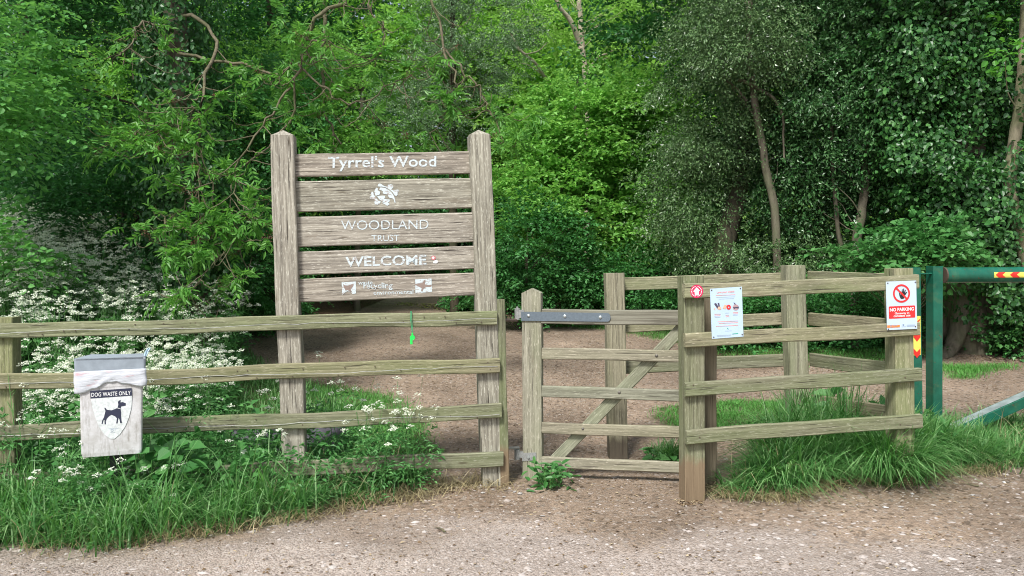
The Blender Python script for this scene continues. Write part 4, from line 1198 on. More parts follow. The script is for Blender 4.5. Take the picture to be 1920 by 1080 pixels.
for ln_ in lines:                      # bare hooked twigs
    for k in range(7):
        s_ = ln_[int(len(ln_) * random.uniform(.25, .98))]
        d = Vector((random.uniform(-1, 1), random.uniform(-.8, .3), random.uniform(-.9, -.2))).normalized() * random.uniform(.2, .5)
        limb(mb, [s_, s_ + d * .6, s_ + d + Vector((d.x * .3, 0, .02)), s_ + d + Vector((d.x * .7, 0, .14))], .006, .003, 4, 12, .008)
mb.build('limbs', B_twig, ash, True)
def pinnate(Lv, O, A, ln, nl, lL, lW):
    """compound leaves: nl pairs of leaflets and one at the tip"""
    n = len(O); A = nrm(A); U = nrm(UP * 1.0 + R(n, 3) * .45); S_ = nrm(np.cross(A, U)); U = nrm(np.cross(S_, A))
    for j in range(nl):
        t = .3 + .6 * j / nl
        for sg in (-1, 1):
            P = O + A * (ln * t)[:, None] - UP * (ln * t * t * .35)[:, None]
            Lv.add(P, A * .55 + S_ * sg * .8 - UP * .25 + R(n, 3) * .14, U + R(n, 3) * .25, lL * rng.uniform(.75, 1.1, n), lW * rng.uniform(.8, 1.1, n), 'hex', .12, .22)
    P = O + A * (ln * .92)[:, None] - UP * (ln * .3)[:, None]
    Lv.add(P, A - UP * .35 + R(n, 3) * .1, U, lL * 1.1, lW, 'hex', .12, .2)
    # rachis
    Lv.add(O, A - UP * .15, U, ln, .006, 'kite', 0, .1)
def ash_leaves(Lv, tips, cnt=6, L_=.2, lL=.075, lW=.022):
    T = np.array([tuple(t[0]) for t in tips]); D = np.array([tuple(t[1]) for t in tips])
    c = rng.integers(cnt - 3, cnt + 3, len(T)); k = np.repeat(np.arange(len(T)), c)
    O = T[k] + R(len(k), 3) * .015
    A = D[k] * .6 + R(len(k), 3) * .65 + UP * .1
    pinnate(Lv, O, A, L_ * rng.uniform(.6, 1.2, len(k)), 4, lL, lW)
Lv = Leaves(); ash_leaves(Lv, tips, 5, .21, .08, .026)
Lv.build('crown', K_ash, ash)
# rusty seed clusters
T = np.array([tuple(t[0]) for t in tips])[rng.choice(len(tips), 60)]
k = np.repeat(np.arange(60), 22); O = T[k] + R(len(k), 3) * .03
Leaves().add(O, R(len(k), 3) - UP * .6, R(len(k), 3), .022, .012).build('seed_clusters', simple('rusty_seed', (.11, .05, .025), .8), ash)
# high crown of the ash, mostly above the picture
Lv = Leaves(); crown(Lv, [((-4.0, 9.8, 6.8), (2.4, 2.0, 1.2))], 32, 8, 9, .10, .035, 'kite', .6, .45)
Lv.build('upper_crown', K_ash, ash)

# bright shrubs behind the sign
tree('field_maple', 'light green leafy tree directly behind the top of the welcome sign', 'tree',
     [(-3.2, 16.4, 0), (-3.1, 16.3, 2.5), (-2.9, 16.2, 5.5)], .10, .04, B_grey, K_bright,
     [dict(blobs=[ell(640, 235, 16, 1.6, .9, 1.0), ell(520, 160, 16.4, 1.6, 1, 1.1), ell(700, 300, 15.8, 1.5, .8, .5), ell(570, 300, 16.5, 1.3, .8, .6)], nb=170, ns=12, m=11, lL=.085, lW=.06, size=.5, ln=.4)], 30, 8)
tree('sallow_bush', 'mid-green bush behind the left sign post, half hidden by it', 'bush',
     [(-4.6, 14.6, 0), (-4.6, 14.5, 2), (-4.6, 14.4, 4)], .08, .03, B_dark, K_under,
     [dict(blobs=[ell(440, 300, 14.3, 1.2, .8, 1.5), ell(500, 210, 14.6, 1.1, .8, 1.1)], nb=130, ns=12, m=11, lL=.08, lW=.055, size=.42, ln=.36)], 24, 8)
tree('yew_tree', 'grey-green fine-leaved evergreen behind the right sign post', 'tree',
     [(-1.1, 15.4, 0), (-1.1, 15.4, 3), (-1.0, 15.3, 7)], .14, .05, B_dark, K_yew,
     [dict(blobs=[ell(850, 150, 15, 1.05, .8, 1.35), ell(780, 200, 15.1, .75, .7, .8), ell(900, 60, 15.2, 1.2, .9, 1.1), ((-.8, 15.3, 8), (1.6, 1.3, 1.6), .5)], nb=230, ns=15, m=12, lL=.05, lW=.02, size=.34, ln=.22, droop=.45, jit=.7, flat=.3)], 30, 8)
# big hazel in the middle
hz, hzc = tree('hazel_bush', 'large bright green hazel bush between the sign and the dark hollies', 'bush',
     [(.9, 14.9, 0), (.95, 14.8, 1.6), (1.1, 14.8, 3.2), (1.3, 14.8, 5)], .06, .02, B_grey, K_bright,
     [dict(blobs=[ell(1120, 250, 14.6, 1.3, .9, 1.15, 1.4), ell(1200, 320, 14.8, .9, .8, 1.2), ell(1030, 380, 14.0, .85, .7, .9), ell(1130, 430, 14.4, 1.0, .8, .7), ell(990, 290, 14.4, .6, .6, .8)], nb=260, ns=13, m=12, lL=.09, lW=.068, kind='kite', size=.40, ln=.38, flat=.85)], 50, 7)
tree('hornbeam_bush', 'darker green bush filling in under the hazel beside the gate', 'bush',
     [(.2, 13.4, 0), (.22, 13.3, .9), (.3, 13.3, 2.4)], .045, .015, B_grey, K_under,
     [dict(blobs=[ell(1010, 480, 13.2, .75, .6, .85), ell(1090, 530, 13.5, .7, .6, .45), ell(950, 530, 13.4, .5, .5, .5)], nb=120, ns=11, m=11, lL=.075, lW=.05, size=.34, ln=.32, flat=.8)], 26, 7)
tree('bramble_bush', 'low dusky green bush between the hazel and the mossy leaning trunk', 'bush',
     [(2.3, 13.6, 0), (2.3, 13.6, .5), (2.4, 13.5, 1.2)], .02, .01, B_dark, K_under,
     [dict(blobs=[ell(1210, 530, 13.2, .8, .6, .55), ell(1290, 560, 12.8, .6, .5, .35)], nb=80, ns=10, m=11, lL=.06, lW=.04, size=.3, ln=.28)], 20, 6)

# hollies
def holly_trunk(mb, c):
    limb(mb, [at(1385, 150, 11.3), at(1440, 175, 11.2), at(1466, 215, 11.2), at(1470, 300, 11.2)], .03, .012, 7, 14, .01)
    limb(mb, [at(1400, 190, 11.3), at(1380, 165, 11.3), at(1360, 150, 11.3)], .02, .01, 6, 8)
hk = at(1458, 520, 11.3)
tree('holly_tree', 'grey-green holly with a bare leaning trunk, right of the hazel', 'tree',
     [(hk.x, hk.y, 0), at(1455, 430, 11.3), at(1435, 310, 11.3), at(1415, 190, 11.3), at(1405, 60, 11.4), at(1400, -150, 11.5)], .066, .045, B_grey, K_holly,
     [dict(blobs=[ell(1330, 170, 12.0, .85, .6, 1.6, 1.3), ell(1300, 370, 12.2, .55, .5, 1.1), ell(1390, 60, 12.2, .9, .7, .9), ell(1450, 330, 12.4, .8, .5, 1.3), ell(1330, 470, 12.3, .5, .4, .5), ell(1500, 460, 12.0, .7, .5, .5), ell(1405, 70, 11.0, .55, .22, .75, 4), ell(1470, 500, 11.1, .3, .22, .32, 1.6), ell(1380, 480, 11.3, .3, .2, .3)], nb=300, ns=20, m=13, lL=.05, lW=.026, size=.36, ln=.26, droop=.7, jit=.65, flat=.25, hang=.5),
      dict(blobs=[((3.4, 12.4, 6.9), (1.7, 1.3, 1.6))], nb=60, ns=12, m=11, lL=.08, lW=.045, size=.6, ln=.4)], 10, 12, extra=holly_trunk, tr=.008)
mk = at(1345, 560, 11.9)
tree('mossy_tree', 'dark mossy trunk leaning right out of the shade behind the pen', 'tree',
     [(mk.x, mk.y, 0), at(1352, 490, 11.9), at(1372, 410, 12), at(1392, 320, 12.2), at(1400, 200, 12.6), at(1395, -100, 13)], .22, .10, bark('mossy_bark', (.03, .028, .02), (.08, .07, .045), (.05, .085, .025)), K_holly,
     [dict(blobs=[((3.8, 13.4, 7.2), (1.9, 1.3, 1.6))], nb=60, ns=12, m=11, lL=.08, lW=.045, size=.6, ln=.4)], 20, 12)
def twin(mb, c):
    limb(mb, [at(1578, 470, 11.2), at(1568, 400, 11.2), at(1560, 300, 11.3), at(1560, 180, 11.4)], .035, .02, 8, 14, .01)
    limb(mb, [at(1606, 470, 11.0), at(1580, 490, 10.9), at(1565, 500, 10.9)], .02, .01, 6, 8)
    limb(mb, [at(1620, 420, 11.0), at(1600, 380, 10.9), at(1570, 350, 10.9)], .012, .005, 6, 8)
h2 = at(1600, 620, 11)
tree('glossy_holly', 'darker glossy holly with twin bare trunks in the middle of the right half', 'tree',
     [(h2.x, h2.y, 0), at(1604, 500, 11), at(1612, 420, 11), at(1622, 350, 11.1), at(1630, 200, 11.3), at(1630, -100, 11.5)], .08, .05, B_grey, K_holly2,
     [dict(blobs=[ell(1560, 150, 11.6, 1.0, .7, 1.7, 1.4), ell(1520, 330, 11.8, .8, .5, .9), ell(1650, 300, 11.6, .7, .5, 1.0), ell(1480, 60, 11.8, .7, .6, .9), ell(1660, 100, 11.6, .8, .6, 1.0), ell(1640, 190, 10.9, .45, .3, .8), ell(1600, 500, 10.8, .3, .2, .2)], nb=300, ns=19, m=12, lL=.06, lW=.034, size=.38, ln=.28, droop=.65, jit=.6, flat=.3, hang=.5),
      dict(blobs=[((5, 12, 6.9), (2.0, 1.4, 1.6))], nb=60, ns=12, m=11, lL=.09, lW=.05, size=.6, ln=.4)], 10, 12, extra=twin, tr=.008)
# ivy-clad tree right
i0 = at(1822, 650, 10.6); i0.z = gz(i0.x, i0.y)
ivt = thing('ivy_clad_tree', 'thick tree trunk smothered in dark ivy behind the green barrier', 'tree', i0)
mb = MB(); c_iv = limb(mb, [i0 - Vector((0, 0, .3)), i0 + Vector((0, 0, .1)), at(1812, 560, 10.6), at(1815, 450, 10.6), at(1808, 300, 10.7), at(1800, 100, 10.8), at(1795, -200, 10.9)], .36, .22, 16, 40, .012, .35)
for a in (2.6, 3.7, 5.6):
    limb(mb, [i0 + Vector((.15 * math.cos(a), .15 * math.sin(a), .75)), i0 + Vector((.34 * math.cos(a), .34 * math.sin(a), .25)), i0 + Vector((.7 * math.cos(a), .7 * math.sin(a), -.12))], .17, .06, 8, 10)
mb.build('trunk', B_grey, ivt, True)
Lv = Leaves()
hi = [p for p in c_iv if p.z > i0.z + 1.45]
ivy(Lv, hi, .34, .42, 22000, .06, out=.30)
ivy(Lv, [at(1870, 600, 10.35), at(1868, 520, 10.35), at(1865, 450, 10.4), at(1850, 300, 10.4)], .24, .3, 9000, .06, out=.2)
ivy(Lv, [at(1725, 330, 10.5), at(1720, 200, 10.5), at(1715, 60, 10.5)], .2, .28, 6500, .058, out=.3)
Lv.build('ivy', K_ivy, ivt)
Lv = Leaves()
crown(Lv, [ell(1740, 120, 10.7, .7, .5, 1.1), ell(1860, 240, 10.6, .5, .4, .9), ell(1760, 330, 10.5, .6, .4, .5), ((6, 11, 6), (1.8, 1.4, 1.4))], 170, 13, 11, .075, .055, 'hex', .36, .3, hang=.5, jit=.5)
Lv.build('crown', K_ivy, ivt)
# pale twisted trunk at the right edge
p0 = at(1930, 620, 10.0)
tree('twisted_tree', 'pale twisted slim trunk at the right edge above the barrier tube', 'tree',
     [(p0.x, p0.y, 0), at(1935, 540, 10), at(1912, 440, 10), at(1893, 350, 10), at(1900, 270, 10), at(1915, 180, 10), at(1922, 60, 10.1), at(1935, -150, 10.2)], .10, .06, bark('pale_twisted_bark', (.17, .15, .10), (.34, .30, .21), (.22, .24, .12)), K_hazel,
     [dict(blobs=[ell(1890, 60, 9.8, .55, .4, .45), ell(1960, 130, 9.9, .5, .4, .7), ((7.2, 10.2, 6.2), (1.6, 1.3, 1.2))], nb=60, ns=9, m=9, lL=.085, lW=.065, kind='hex', size=.36, ln=.32, flat=.85)], 26, 10)
# hazel shrub in front of the hollies
s0 = at(1690, 600, 9.9)
tree('hazel_shrub', 'small bright broad-leaved shrub just above the pen, left of the ivy-clad tree', 'shrub',
     [(s0.x, s0.y, 0), at(1700, 540, 9.9), at(1695, 470, 9.9)], .03, .012, B_twig, K_nettle,
     [dict(blobs=[ell(1700, 465, 9.8, .55, .35, .26), ell(1640, 475, 9.8, .3, .3, .2), ell(1760, 470, 9.8, .3, .3, .25), ell(1740, 430, 9.9, .25, .2, .2)], nb=55, ns=7, m=9, lL=.085, lW=.07, kind='hex', size=.3, ln=.28, flat=.8)], 40, 7, tr=.007)
tree('ivy_bank', 'dark low shrub spreading at the foot of the ivy-clad tree behind the tube', 'shrub',
     [(7.0, 11, 0), (7.0, 11, .5), (7.0, 11, 1.3)], .03, .01, B_dark, K_ivy,
     [dict(blobs=[((7.2, 10.7, .9), (.95, .6, .95)), ((6.55, 10.4, .55), (.5, .35, .3))], nb=140, ns=11, m=10, lL=.07, lW=.055, size=.3, ln=.26, hang=.5)], 20, 6)

# pale bare tree top centre and dead branch
b0 = at(1093, 300, 19)
tree('pale_bare_tree', 'pale thin trunk with bare twigs high up above the hazel', 'tree',
     [(b0.x, b0.y, 0), at(1100, 200, 19), at(1092, 90, 19), at(1085, -20, 19), at(1080, -150, 19)], .10, .05, B_pale, K_far,
     [dict(blobs=[ell(1020, 20, 19.5, 1.2, .8, .7), ell(1160, 40, 19.5, 1, .8, .7)], nb=40, ns=9, m=9, lL=.11, lW=.08, size=.5, ln=.4)], 12, 9,
     extra=lambda mb, c: (limb(mb, [at(1090, 90, 19), at(1070, 40, 18.8), at(1045, 5, 18.6), at(1030, -40, 18.5)], .07, .04, 7, 12, .02), limb(mb, [at(1092, 150, 19), at(1120, 110, 18.8), at(1150, 95, 18.6)], .03, .01, 6, 10, .02)))
db0 = at(1040, 330, 15.9)
tree('dead_tree', 'thin dead tree whose pale branch slants up over the hazel', 'tree',
     [(db0.x, db0.y, 0), at(1050, 330, 15.9), at(1035, 180, 15.9), at(1018, 140, 15.5), at(1000, 115, 15.3), at(972, 90, 15.2), at(957, 60, 15.2)], .05, .022, B_pale, K_far, [], 0, 7,
     extra=lambda mb, c: (limb(mb, [at(1018, 140, 15.5), at(990, 122, 15.3), at(975, 118, 15.3)], .014, .006, 5, 8), limb(mb, [at(985, 102, 15.2), at(1010, 95, 15.2), at(1025, 80, 15.2)], .014, .006, 5, 8)))

# second row: trees in the gaps
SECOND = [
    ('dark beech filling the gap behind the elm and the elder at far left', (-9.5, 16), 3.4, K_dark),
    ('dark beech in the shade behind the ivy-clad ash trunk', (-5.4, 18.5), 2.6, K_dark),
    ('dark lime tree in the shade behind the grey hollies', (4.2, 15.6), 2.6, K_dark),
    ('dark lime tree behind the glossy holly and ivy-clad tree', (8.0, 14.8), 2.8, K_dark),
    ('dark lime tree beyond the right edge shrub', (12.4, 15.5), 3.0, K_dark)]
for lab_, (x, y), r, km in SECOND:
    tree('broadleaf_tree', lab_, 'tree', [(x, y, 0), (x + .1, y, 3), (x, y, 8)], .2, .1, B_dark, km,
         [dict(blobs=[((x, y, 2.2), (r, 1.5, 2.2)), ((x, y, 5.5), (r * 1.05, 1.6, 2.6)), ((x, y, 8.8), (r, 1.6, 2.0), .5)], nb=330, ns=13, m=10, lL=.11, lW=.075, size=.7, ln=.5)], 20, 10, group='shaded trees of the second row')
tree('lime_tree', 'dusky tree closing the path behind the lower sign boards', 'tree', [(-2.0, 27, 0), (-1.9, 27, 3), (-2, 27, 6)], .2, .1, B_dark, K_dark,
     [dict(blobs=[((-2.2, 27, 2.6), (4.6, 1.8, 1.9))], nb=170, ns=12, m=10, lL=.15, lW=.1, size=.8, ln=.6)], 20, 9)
# bright wood beyond
Lv = Leaves()
crown(Lv, [((x, y, z), (4.5, 3, rz)) for x, y, z, rz in ((-17, 26, 6, 6), (-9, 28, 7, 7), (-4.5, 31, 9.5, 4.5), (1, 32, 9, 5), (4, 29, 7, 6), (10, 28, 7, 7), (17, 27, 7, 7), (24, 26, 7, 7), (-25, 25, 7, 7), (-1, 33, 14, 4), (-8, 33, 15, 4), (7, 33, 15, 4))], 2300, 15, 11, .21, .15, 'kite', 1.2, .8)
Lv.build('far_woodland', K_far, label='sunlit yellow-green woodland rising beyond the nearer trees', cat='woodland', kind='stuff')
Lv = Leaves()
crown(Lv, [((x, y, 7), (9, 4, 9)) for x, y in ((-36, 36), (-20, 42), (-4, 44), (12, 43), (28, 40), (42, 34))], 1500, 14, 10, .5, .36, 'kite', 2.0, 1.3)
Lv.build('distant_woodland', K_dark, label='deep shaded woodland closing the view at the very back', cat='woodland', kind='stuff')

# ------------------------------------------------------------------ undergrowth, grass, flowers
def scatter(poly, n, jitter=.06):
    a = np.array(poly)[:, :2]; lo, hi = a.min(0), a.max(0); out = []
    c = 0
    while c < n:
        P = rng.uniform(lo, hi, (n * 2, 2))
        w = P + np.stack([fbm(P[:, 0] * 3, P[:, 1] * 3, 61) - .5, fbm(P[:, 0] * 3, P[:, 1] * 3, 71) - .5], 1) * .35
        P = P[inpoly(w, poly)]
        out.append(P); c += len(P)
    P = np.concatenate(out)[:n]
    return np.column_stack([P, terrain(P[:, 0], P[:, 1])])

class Blades:
    def __init__(s): s.V = []; s.Q = []; s.T = []; s.n = 0
    def add(s, P, H, Wd, lean, droop):
        n = len(P); a = rng.uniform(0, 2 * PI, n)
        d = np.stack([np.cos(a), np.sin(a), np.zeros(n)], 1); sd_ = np.stack([-np.sin(a), np.cos(a), np.zeros(n)], 1)
        tw = rng.uniform(-.5, .5, (n, 1)); sd_ = nrm(sd_ + d * tw)
        rows = []
        for t, w in ((0, 1), (.35, .9), (.7, .6), (1, 0)):
            z = H * (t - droop * t ** 2.4); x = H * (lean * t + droop * 1.0 * t ** 2)
            c = P + d * x[:, None] + UP * z[:, None]
            if w: rows += [c - sd_ * (Wd * w / 2)[:, None], c + sd_ * (Wd * w / 2)[:, None]]
            else: rows.append(c)
        s.V.append(np.stack(rows, 1).reshape(-1, 3))
        i = np.arange(n)[:, None] * 7 + s.n
        s.Q.append(np.concatenate([i + [0, 1, 3, 2], i + [2, 3, 5, 4]])); s.T.append(i + [4, 5, 6]); s.n += 7 * n
    def build(s, name, m, **k):
        return put(name, mesh(name, np.concatenate(s.V), [np.concatenate(s.Q), np.concatenate(s.T)]), m, **k)

def tufts(poly, n_t, per, spread=.05):
    C = scatter(poly, n_t); P = np.repeat(C, per, 0); P[:, :2] += R(len(P), 2) * spread
    P[:, 2] = terrain(P[:, 0], P[:, 1])
    return P

FV = gpoly([(-500, 1060), (-200, 1048), (60, 1024), (200, 1022), (300, 1012), (400, 1000), (480, 985), (600, 955), (700, 935), (775, 915), (790, 880), (700, 868), (560, 860), (300, 850), (0, 850), (-500, 860)])
P = tufts(FV, 1900, 20, .06)
P = P[rng.random(len(P)) < .8]
h = (1 - .5 * np.exp(-((P[:, 0] + 1.28) / .32) ** 2) * sst(5.0, 5.3, P[:, 1])) * (.10 + .55 * fbm(P[:, 0] * 2.6, P[:, 1] * 2.6, 81) ** 1.3) * rng.uniform(.35, 1.3, len(P)) * (1 - .35 * sst(5.2, 5.9, P[:, 1])) * np.where(P[:, 0] > -1.1, .75, 1.1)
B = Blades(); B.add(P, h, rng.uniform(.005, .013, len(P)), rng.uniform(.05, .5, len(P)), rng.uniform(.05, .8, len(P)))
sel = rng.random(len(P)) < .05
B.add(P[sel], h[sel] * 1.5 + .1, rng.uniform(.006, .013, sel.sum()), rng.uniform(.05, .4, sel.sum()), rng.uniform(.1, .8, sel.sum()))
B.build('verge_grass', K_grass, label='long rank green grass along the foot of the left fence', cat='grass', kind='stuff')
BV = gpoly([(-400, 850), (300, 850), (560, 860), (640, 850), (700, 800), (560, 712), (500, 695), (455, 655), (435, 625), (200, 600), (-400, 600)])
P = tufts(BV, 1500, 16, .07)
h = (.10 + .24 * fbm(P[:, 0] * 1.3, P[:, 1] * 1.3, 82)) * rng.uniform(.5, 1.2, len(P))
h *= 1 - .75 * sst(1.25, .8, np.hypot(P[:, 0] - tc0.x, P[:, 1] - tc0.y + .35))
B = Blades(); B.add(P, h, rng.uniform(.005, .010, len(P)), rng.uniform(.05, .5, len(P)), rng.uniform(.05, .6, len(P)))
B.build('meadow_grass', K_grass, label='green grass among the cow parsley behind the left fence', cat='grass', kind='stuff')
TV = gpoly([(560, 712), (650, 727), (735, 752), (800, 790), (815, 850), (800, 905), (640, 870), (590, 800)])
P = np.concatenate([tufts(TV, 900, 16, .07), tufts(PTURF, 650, 16, .06), tufts(RTURF, 2600, 12, .1), tufts(RTURF2, 260, 12, .08)])
h = rng.uniform(.02, .065, len(P)) * (.5 + fbm(P[:, 0] * 3, P[:, 1] * 3, 7))
B = Blades(); B.add(P, h, rng.uniform(.003, .006, len(P)), rng.uniform(.1, .8, len(P)), rng.uniform(0, .5, len(P)))
B.build('short_turf', K_turf, label='patches of short trodden turf on the bare earth behind the fences', cat='grass', kind='stuff')
RG1 = gpoly([(1358, 924), (1430, 926), (1520, 914), (1600, 898), (1660, 892), (1735, 893), (1745, 840), (1640, 822), (1545, 822), (1495, 845), (1450, 882), (1400, 908)])
P = tufts(RG1, 700, 26, .05)
cx = P[:, 0]
h = (.26 + .38 * fbm(P[:, 0] * 2.6, P[:, 1] * 2.6, 83)) * rng.uniform(.5, 1.15, len(P)) * (1 - .55 * sst(2.0, 1.4, cx))
B = Blades(); B.add(P, h, rng.uniform(.006, .013, len(P)), rng.uniform(.05, .42, len(P)), rng.uniform(.2, .95, len(P)))
RG2 = gpoly([(1735, 893), (1765, 878), (1850, 876), (2050, 862), (2050, 800), (1900, 800), (1735, 810)])
P = tufts(RG2, 330, 20, .07)
h = (.15 + .22 * fbm(P[:, 0] * 2.2, P[:, 1] * 2.2, 84)) * rng.uniform(.5, 1.2, len(P))
B.add(P, h, rng.uniform(.006, .012, len(P)), rng.uniform(.1, .5, len(P)), rng.uniform(.1, .8, len(P)))
PX = tufts(gpoly([(1470, 880), (1600, 870), (1620, 830), (1500, 830)]), 60, 26, .05)
B.add(PX, rng.uniform(.35, .80, len(PX)), rng.uniform(.006, .013, len(PX)), rng.uniform(.05, .3, len(PX)), rng.uniform(.05, .6, len(PX)))
PX = tufts(gpoly([(1625, 906), (1745, 908), (1752, 890), (1625, 890)]), 60, 30, .04)
B.add(PX, rng.uniform(.26, .62, len(PX)), rng.uniform(.006, .012, len(PX)), rng.uniform(.05, .35, len(PX)), rng.uniform(.2, .9, len(PX)))
PX = tufts(gpoly([(1735, 890), (1800, 880), (1850, 872), (1850, 850), (1735, 850)]), 60, 26, .05)
B.add(PX, rng.uniform(.2, .46, len(PX)), rng.uniform(.006, .011, len(PX)), rng.uniform(.05, .35, len(PX)), rng.uniform(.1, .7, len(PX)))
PX = tufts(gpoly([(1225, 868), (1272, 870), (1278, 850), (1235, 850)]), 14, 30, .03)
B.add(PX, rng.uniform(.12, .26, len(PX)), rng.uniform(.004, .008, len(PX)), rng.uniform(.1, .4, len(PX)), rng.uniform(.1, .6, len(PX)))
B.build('bank_grass', K_grass, label='lush arching grass under the right pen rails and round the barrier', cat='grass', kind='stuff')
# dead straw along the edges
E1 = gpoly([(1350, 942), (1520, 932), (1610, 912), (1745, 912), (1860, 884), (1860, 872), (1745, 896), (1610, 896), (1520, 915), (1350, 925)])
E2 = gpoly([(60, 1032), (320, 1018), (490, 992), (620, 962), (830, 930), (950, 915), (950, 900), (810, 905), (620, 945), (300, 1000), (60, 1015)])
P = np.concatenate([tufts(E1, 260, 8, .05), tufts(E2, 320, 6, .06)])
B = Blades(); B.add(P, rng.uniform(.05, .16, len(P)), rng.uniform(.003, .006, len(P)), rng.uniform(.3, 1.2, len(P)), rng.uniform(.3, .9, len(P)))
P = np.concatenate([tufts(RG1, 130, 6, .06), tufts(RG2, 70, 5, .06), tufts(FV, 260, 4, .07)])
B.add(P, rng.uniform(.15, .46, len(P)), rng.uniform(.003, .007, len(P)), rng.uniform(.05, .6, len(P)), rng.uniform(.1, .8, len(P)))
B.build('dead_grass', K_straw, label='dry straw-coloured grass in and along the edges of both verges', cat='grass', kind='stuff')

# cow parsley
def parsley(St, Lf, Fl, bases, H, nbr, size=1.0, leaves=4, small=False):
    for (x, y, z), h_ in zip(bases, H):
        lean = Vector((random.uniform(-.15, .15), random.uniform(-.15, .1), 1)).normalized()
        b_ = Vector((x, y, z)); t_ = b_ + lean * h_
        if St is not None:
            St.tube([b_, b_ + lean * h_ * .5 + Vector((random.uniform(-.01, .01), 0, 0)), t_ - lean * .1], [.0035 * size, .003 * size, .002 * size], 3, False)
        for k in range(nbr):
            s0 = b_ + lean * h_ * random.uniform(.45, .8)
            a = random.uniform(0, 2 * PI); sp_r = random.uniform(.05, .24) * size
            e = Vector((t_.x + sp_r * math.cos(a), t_.y + sp_r * math.sin(a), t_.z + random.uniform(-.22, .03)))
            if St is not None: St.tube([s0, (s0 + e) / 2 + Vector((sp_r * .3 * math.cos(a), sp_r * .3 * math.sin(a), 0)), e - Vector((0, 0, .015))], [.002 * size, .0016 * size, .0012 * size], 3, False)
            Fl.append((tuple(e), random.uniform(.022, .034) * size))
        if Lf is not None and leaves:
            n = leaves; O = np.array([tuple(b_ + lean * h_ * f) for f in np.random.default_rng(int(abs(x * 1000))).uniform(.08, .7, n)])
            a = rng.uniform(0, 2 * PI, n); A = np.stack([np.cos(a), np.sin(a), np.full(n, .35)], 1)
            spray(Lf, O, A, .22 * size, 22, .05 * size, .02 * size, 'kite', .4, .3, .35, .15, .8)
def umbels(Lv, Fl, rays=9, pet=5, ps=.010):
    C = np.array([f[0] for f in Fl]); r = np.array([f[1] for f in Fl]); n = len(C)
    T = nrm(UP + R(n, 3) * .18)
    for k in range(rays):
        a = 2 * PI * k / rays + rng.uniform(-.3, .3, n); rr = r * (rng.uniform(.75, 1.1, n) if k else .1)
        rr = rr * (.55 if k % 3 == 0 else 1)
        Cc = C + np.stack([np.cos(a) * rr, np.sin(a) * rr, (.55 - (rr / r) ** 2 * .6) * r + R(n) * .12 * r], 1)
        for j in range(pet):
            b_ = rng.uniform(0, 2 * PI, n); d = np.stack([np.cos(b_), np.sin(b_), rng.uniform(-.5, .7, n)], 1)
            Lv.add(Cc + d * ps * .15, d, T + R(n, 3) * .7 - np.array([0, .5, 0]), ps * rng.uniform(.8, 1.3, n), ps * .9, 'kite', .05, .05)

# the drift behind the left fence
DR = gpoly([(-350, 800), (60, 800), (280, 780), (400, 745), (455, 700), (445, 655), (430, 622), (330, 606), (-350, 596)])
n = 620; bs = scatter(DR, n); bs = np.concatenate([bs, scatter(gpoly([(-300, 720), (200, 720), (330, 680), (330, 606), (-300, 596)]), 620)]); bs = np.concatenate([bs, scatter(gpoly([(-300, 700), (120, 690), (240, 640), (200, 606), (-300, 600)]), 200)]); n = len(bs)
St, Lf, Fl = MB(), Leaves(), []
nr_ = scatter(gpoly([(-300, 862), (240, 862), (330, 840), (440, 780), (400, 740), (-300, 750)]), 230)
parsley(St, Lf, Fl, nr_, rng.uniform(.35, .75, 230), 5, 1.0, 4)
parsley(St, Lf, Fl, bs, rng.uniform(.65, 1.2, n) * (1 + .22 * sst(-4.2, -5.6, bs[:, 0])) * (1 - .3 * sst(-3.2, -2.2, bs[:, 0])), 8, 1.15, 5)
far = gpoly([(1420, 655), (1660, 648), (1930, 655), (2050, 640), (2050, 600), (1300, 600)])
bs2 = scatter(far, 90); parsley(St, Lf, Fl, bs2, rng.uniform(.35, .7, 90), 3, 1.0, 3)
bs2 = scatter(gpoly([(1340, 640), (1520, 640), (1520, 610), (1340, 610)]), 14); parsley(St, Lf, Fl, bs2, rng.uniform(1.0, 1.35, 14), 3, 1.1, 3)
St.build('parsley_stems', K_stem, label='thin green stalks of the drift of cow parsley behind the left fence', cat='cow parsley', kind='stuff')
Lf.build('parsley_foliage', K_pars, label='ferny green leaves of the drift of cow parsley behind the left fence', cat='cow parsley', kind='stuff')
Lv = Leaves(); umbels(Lv, Fl, 9, 4, .015)
Lv.build('parsley_blossom', K_petal, label='frothy white flower heads of the cow parsley drift behind the left fence', cat='cow parsley', kind='stuff')

# single plants in front of and against the fence
PL = [(752, 925, .82, 7, 1.0, 'bushy cow parsley with many white heads at the right end of the verge'),
      (700, 930, .72, 6, .9, 'cow parsley leaning over the bottom rail just left of the bushiest one'),
      (640, 905, .95, 5, .9, 'tall thin cow parsley with heads above the third rail, right of the left sign post'),
      (520, 915, .85, 5, .9, 'cow parsley with scattered white heads close to the left side of the left sign post'),
      (470, 930, .70, 4, .9, 'short cow parsley midway between the bin and the left sign post'),
      (380, 935, 1.12, 4, .9, 'cow parsley reaching the second rail just right of the bin'),
      (60, 965, 1.0, 6, 1.0, 'cow parsley with white heads in front of the fence left of the bin'),
      (115, 985, .72, 5, 1.0, 'lower cow parsley directly beside the left side of the bin'),
      (300, 975, .45, 5, .9, 'small cow parsley with low white heads below the right side of the bin'),
      (225, 990, .42, 4, .8, 'low cow parsley with a few white heads right in front of the bin post'),
      (160, 1000, .5, 4, .8, 'small cow parsley at the very front of the verge below the bin'),
      (16, 930, 1.05, 5, 1.0, 'cow parsley in front of the leftmost fence post')]
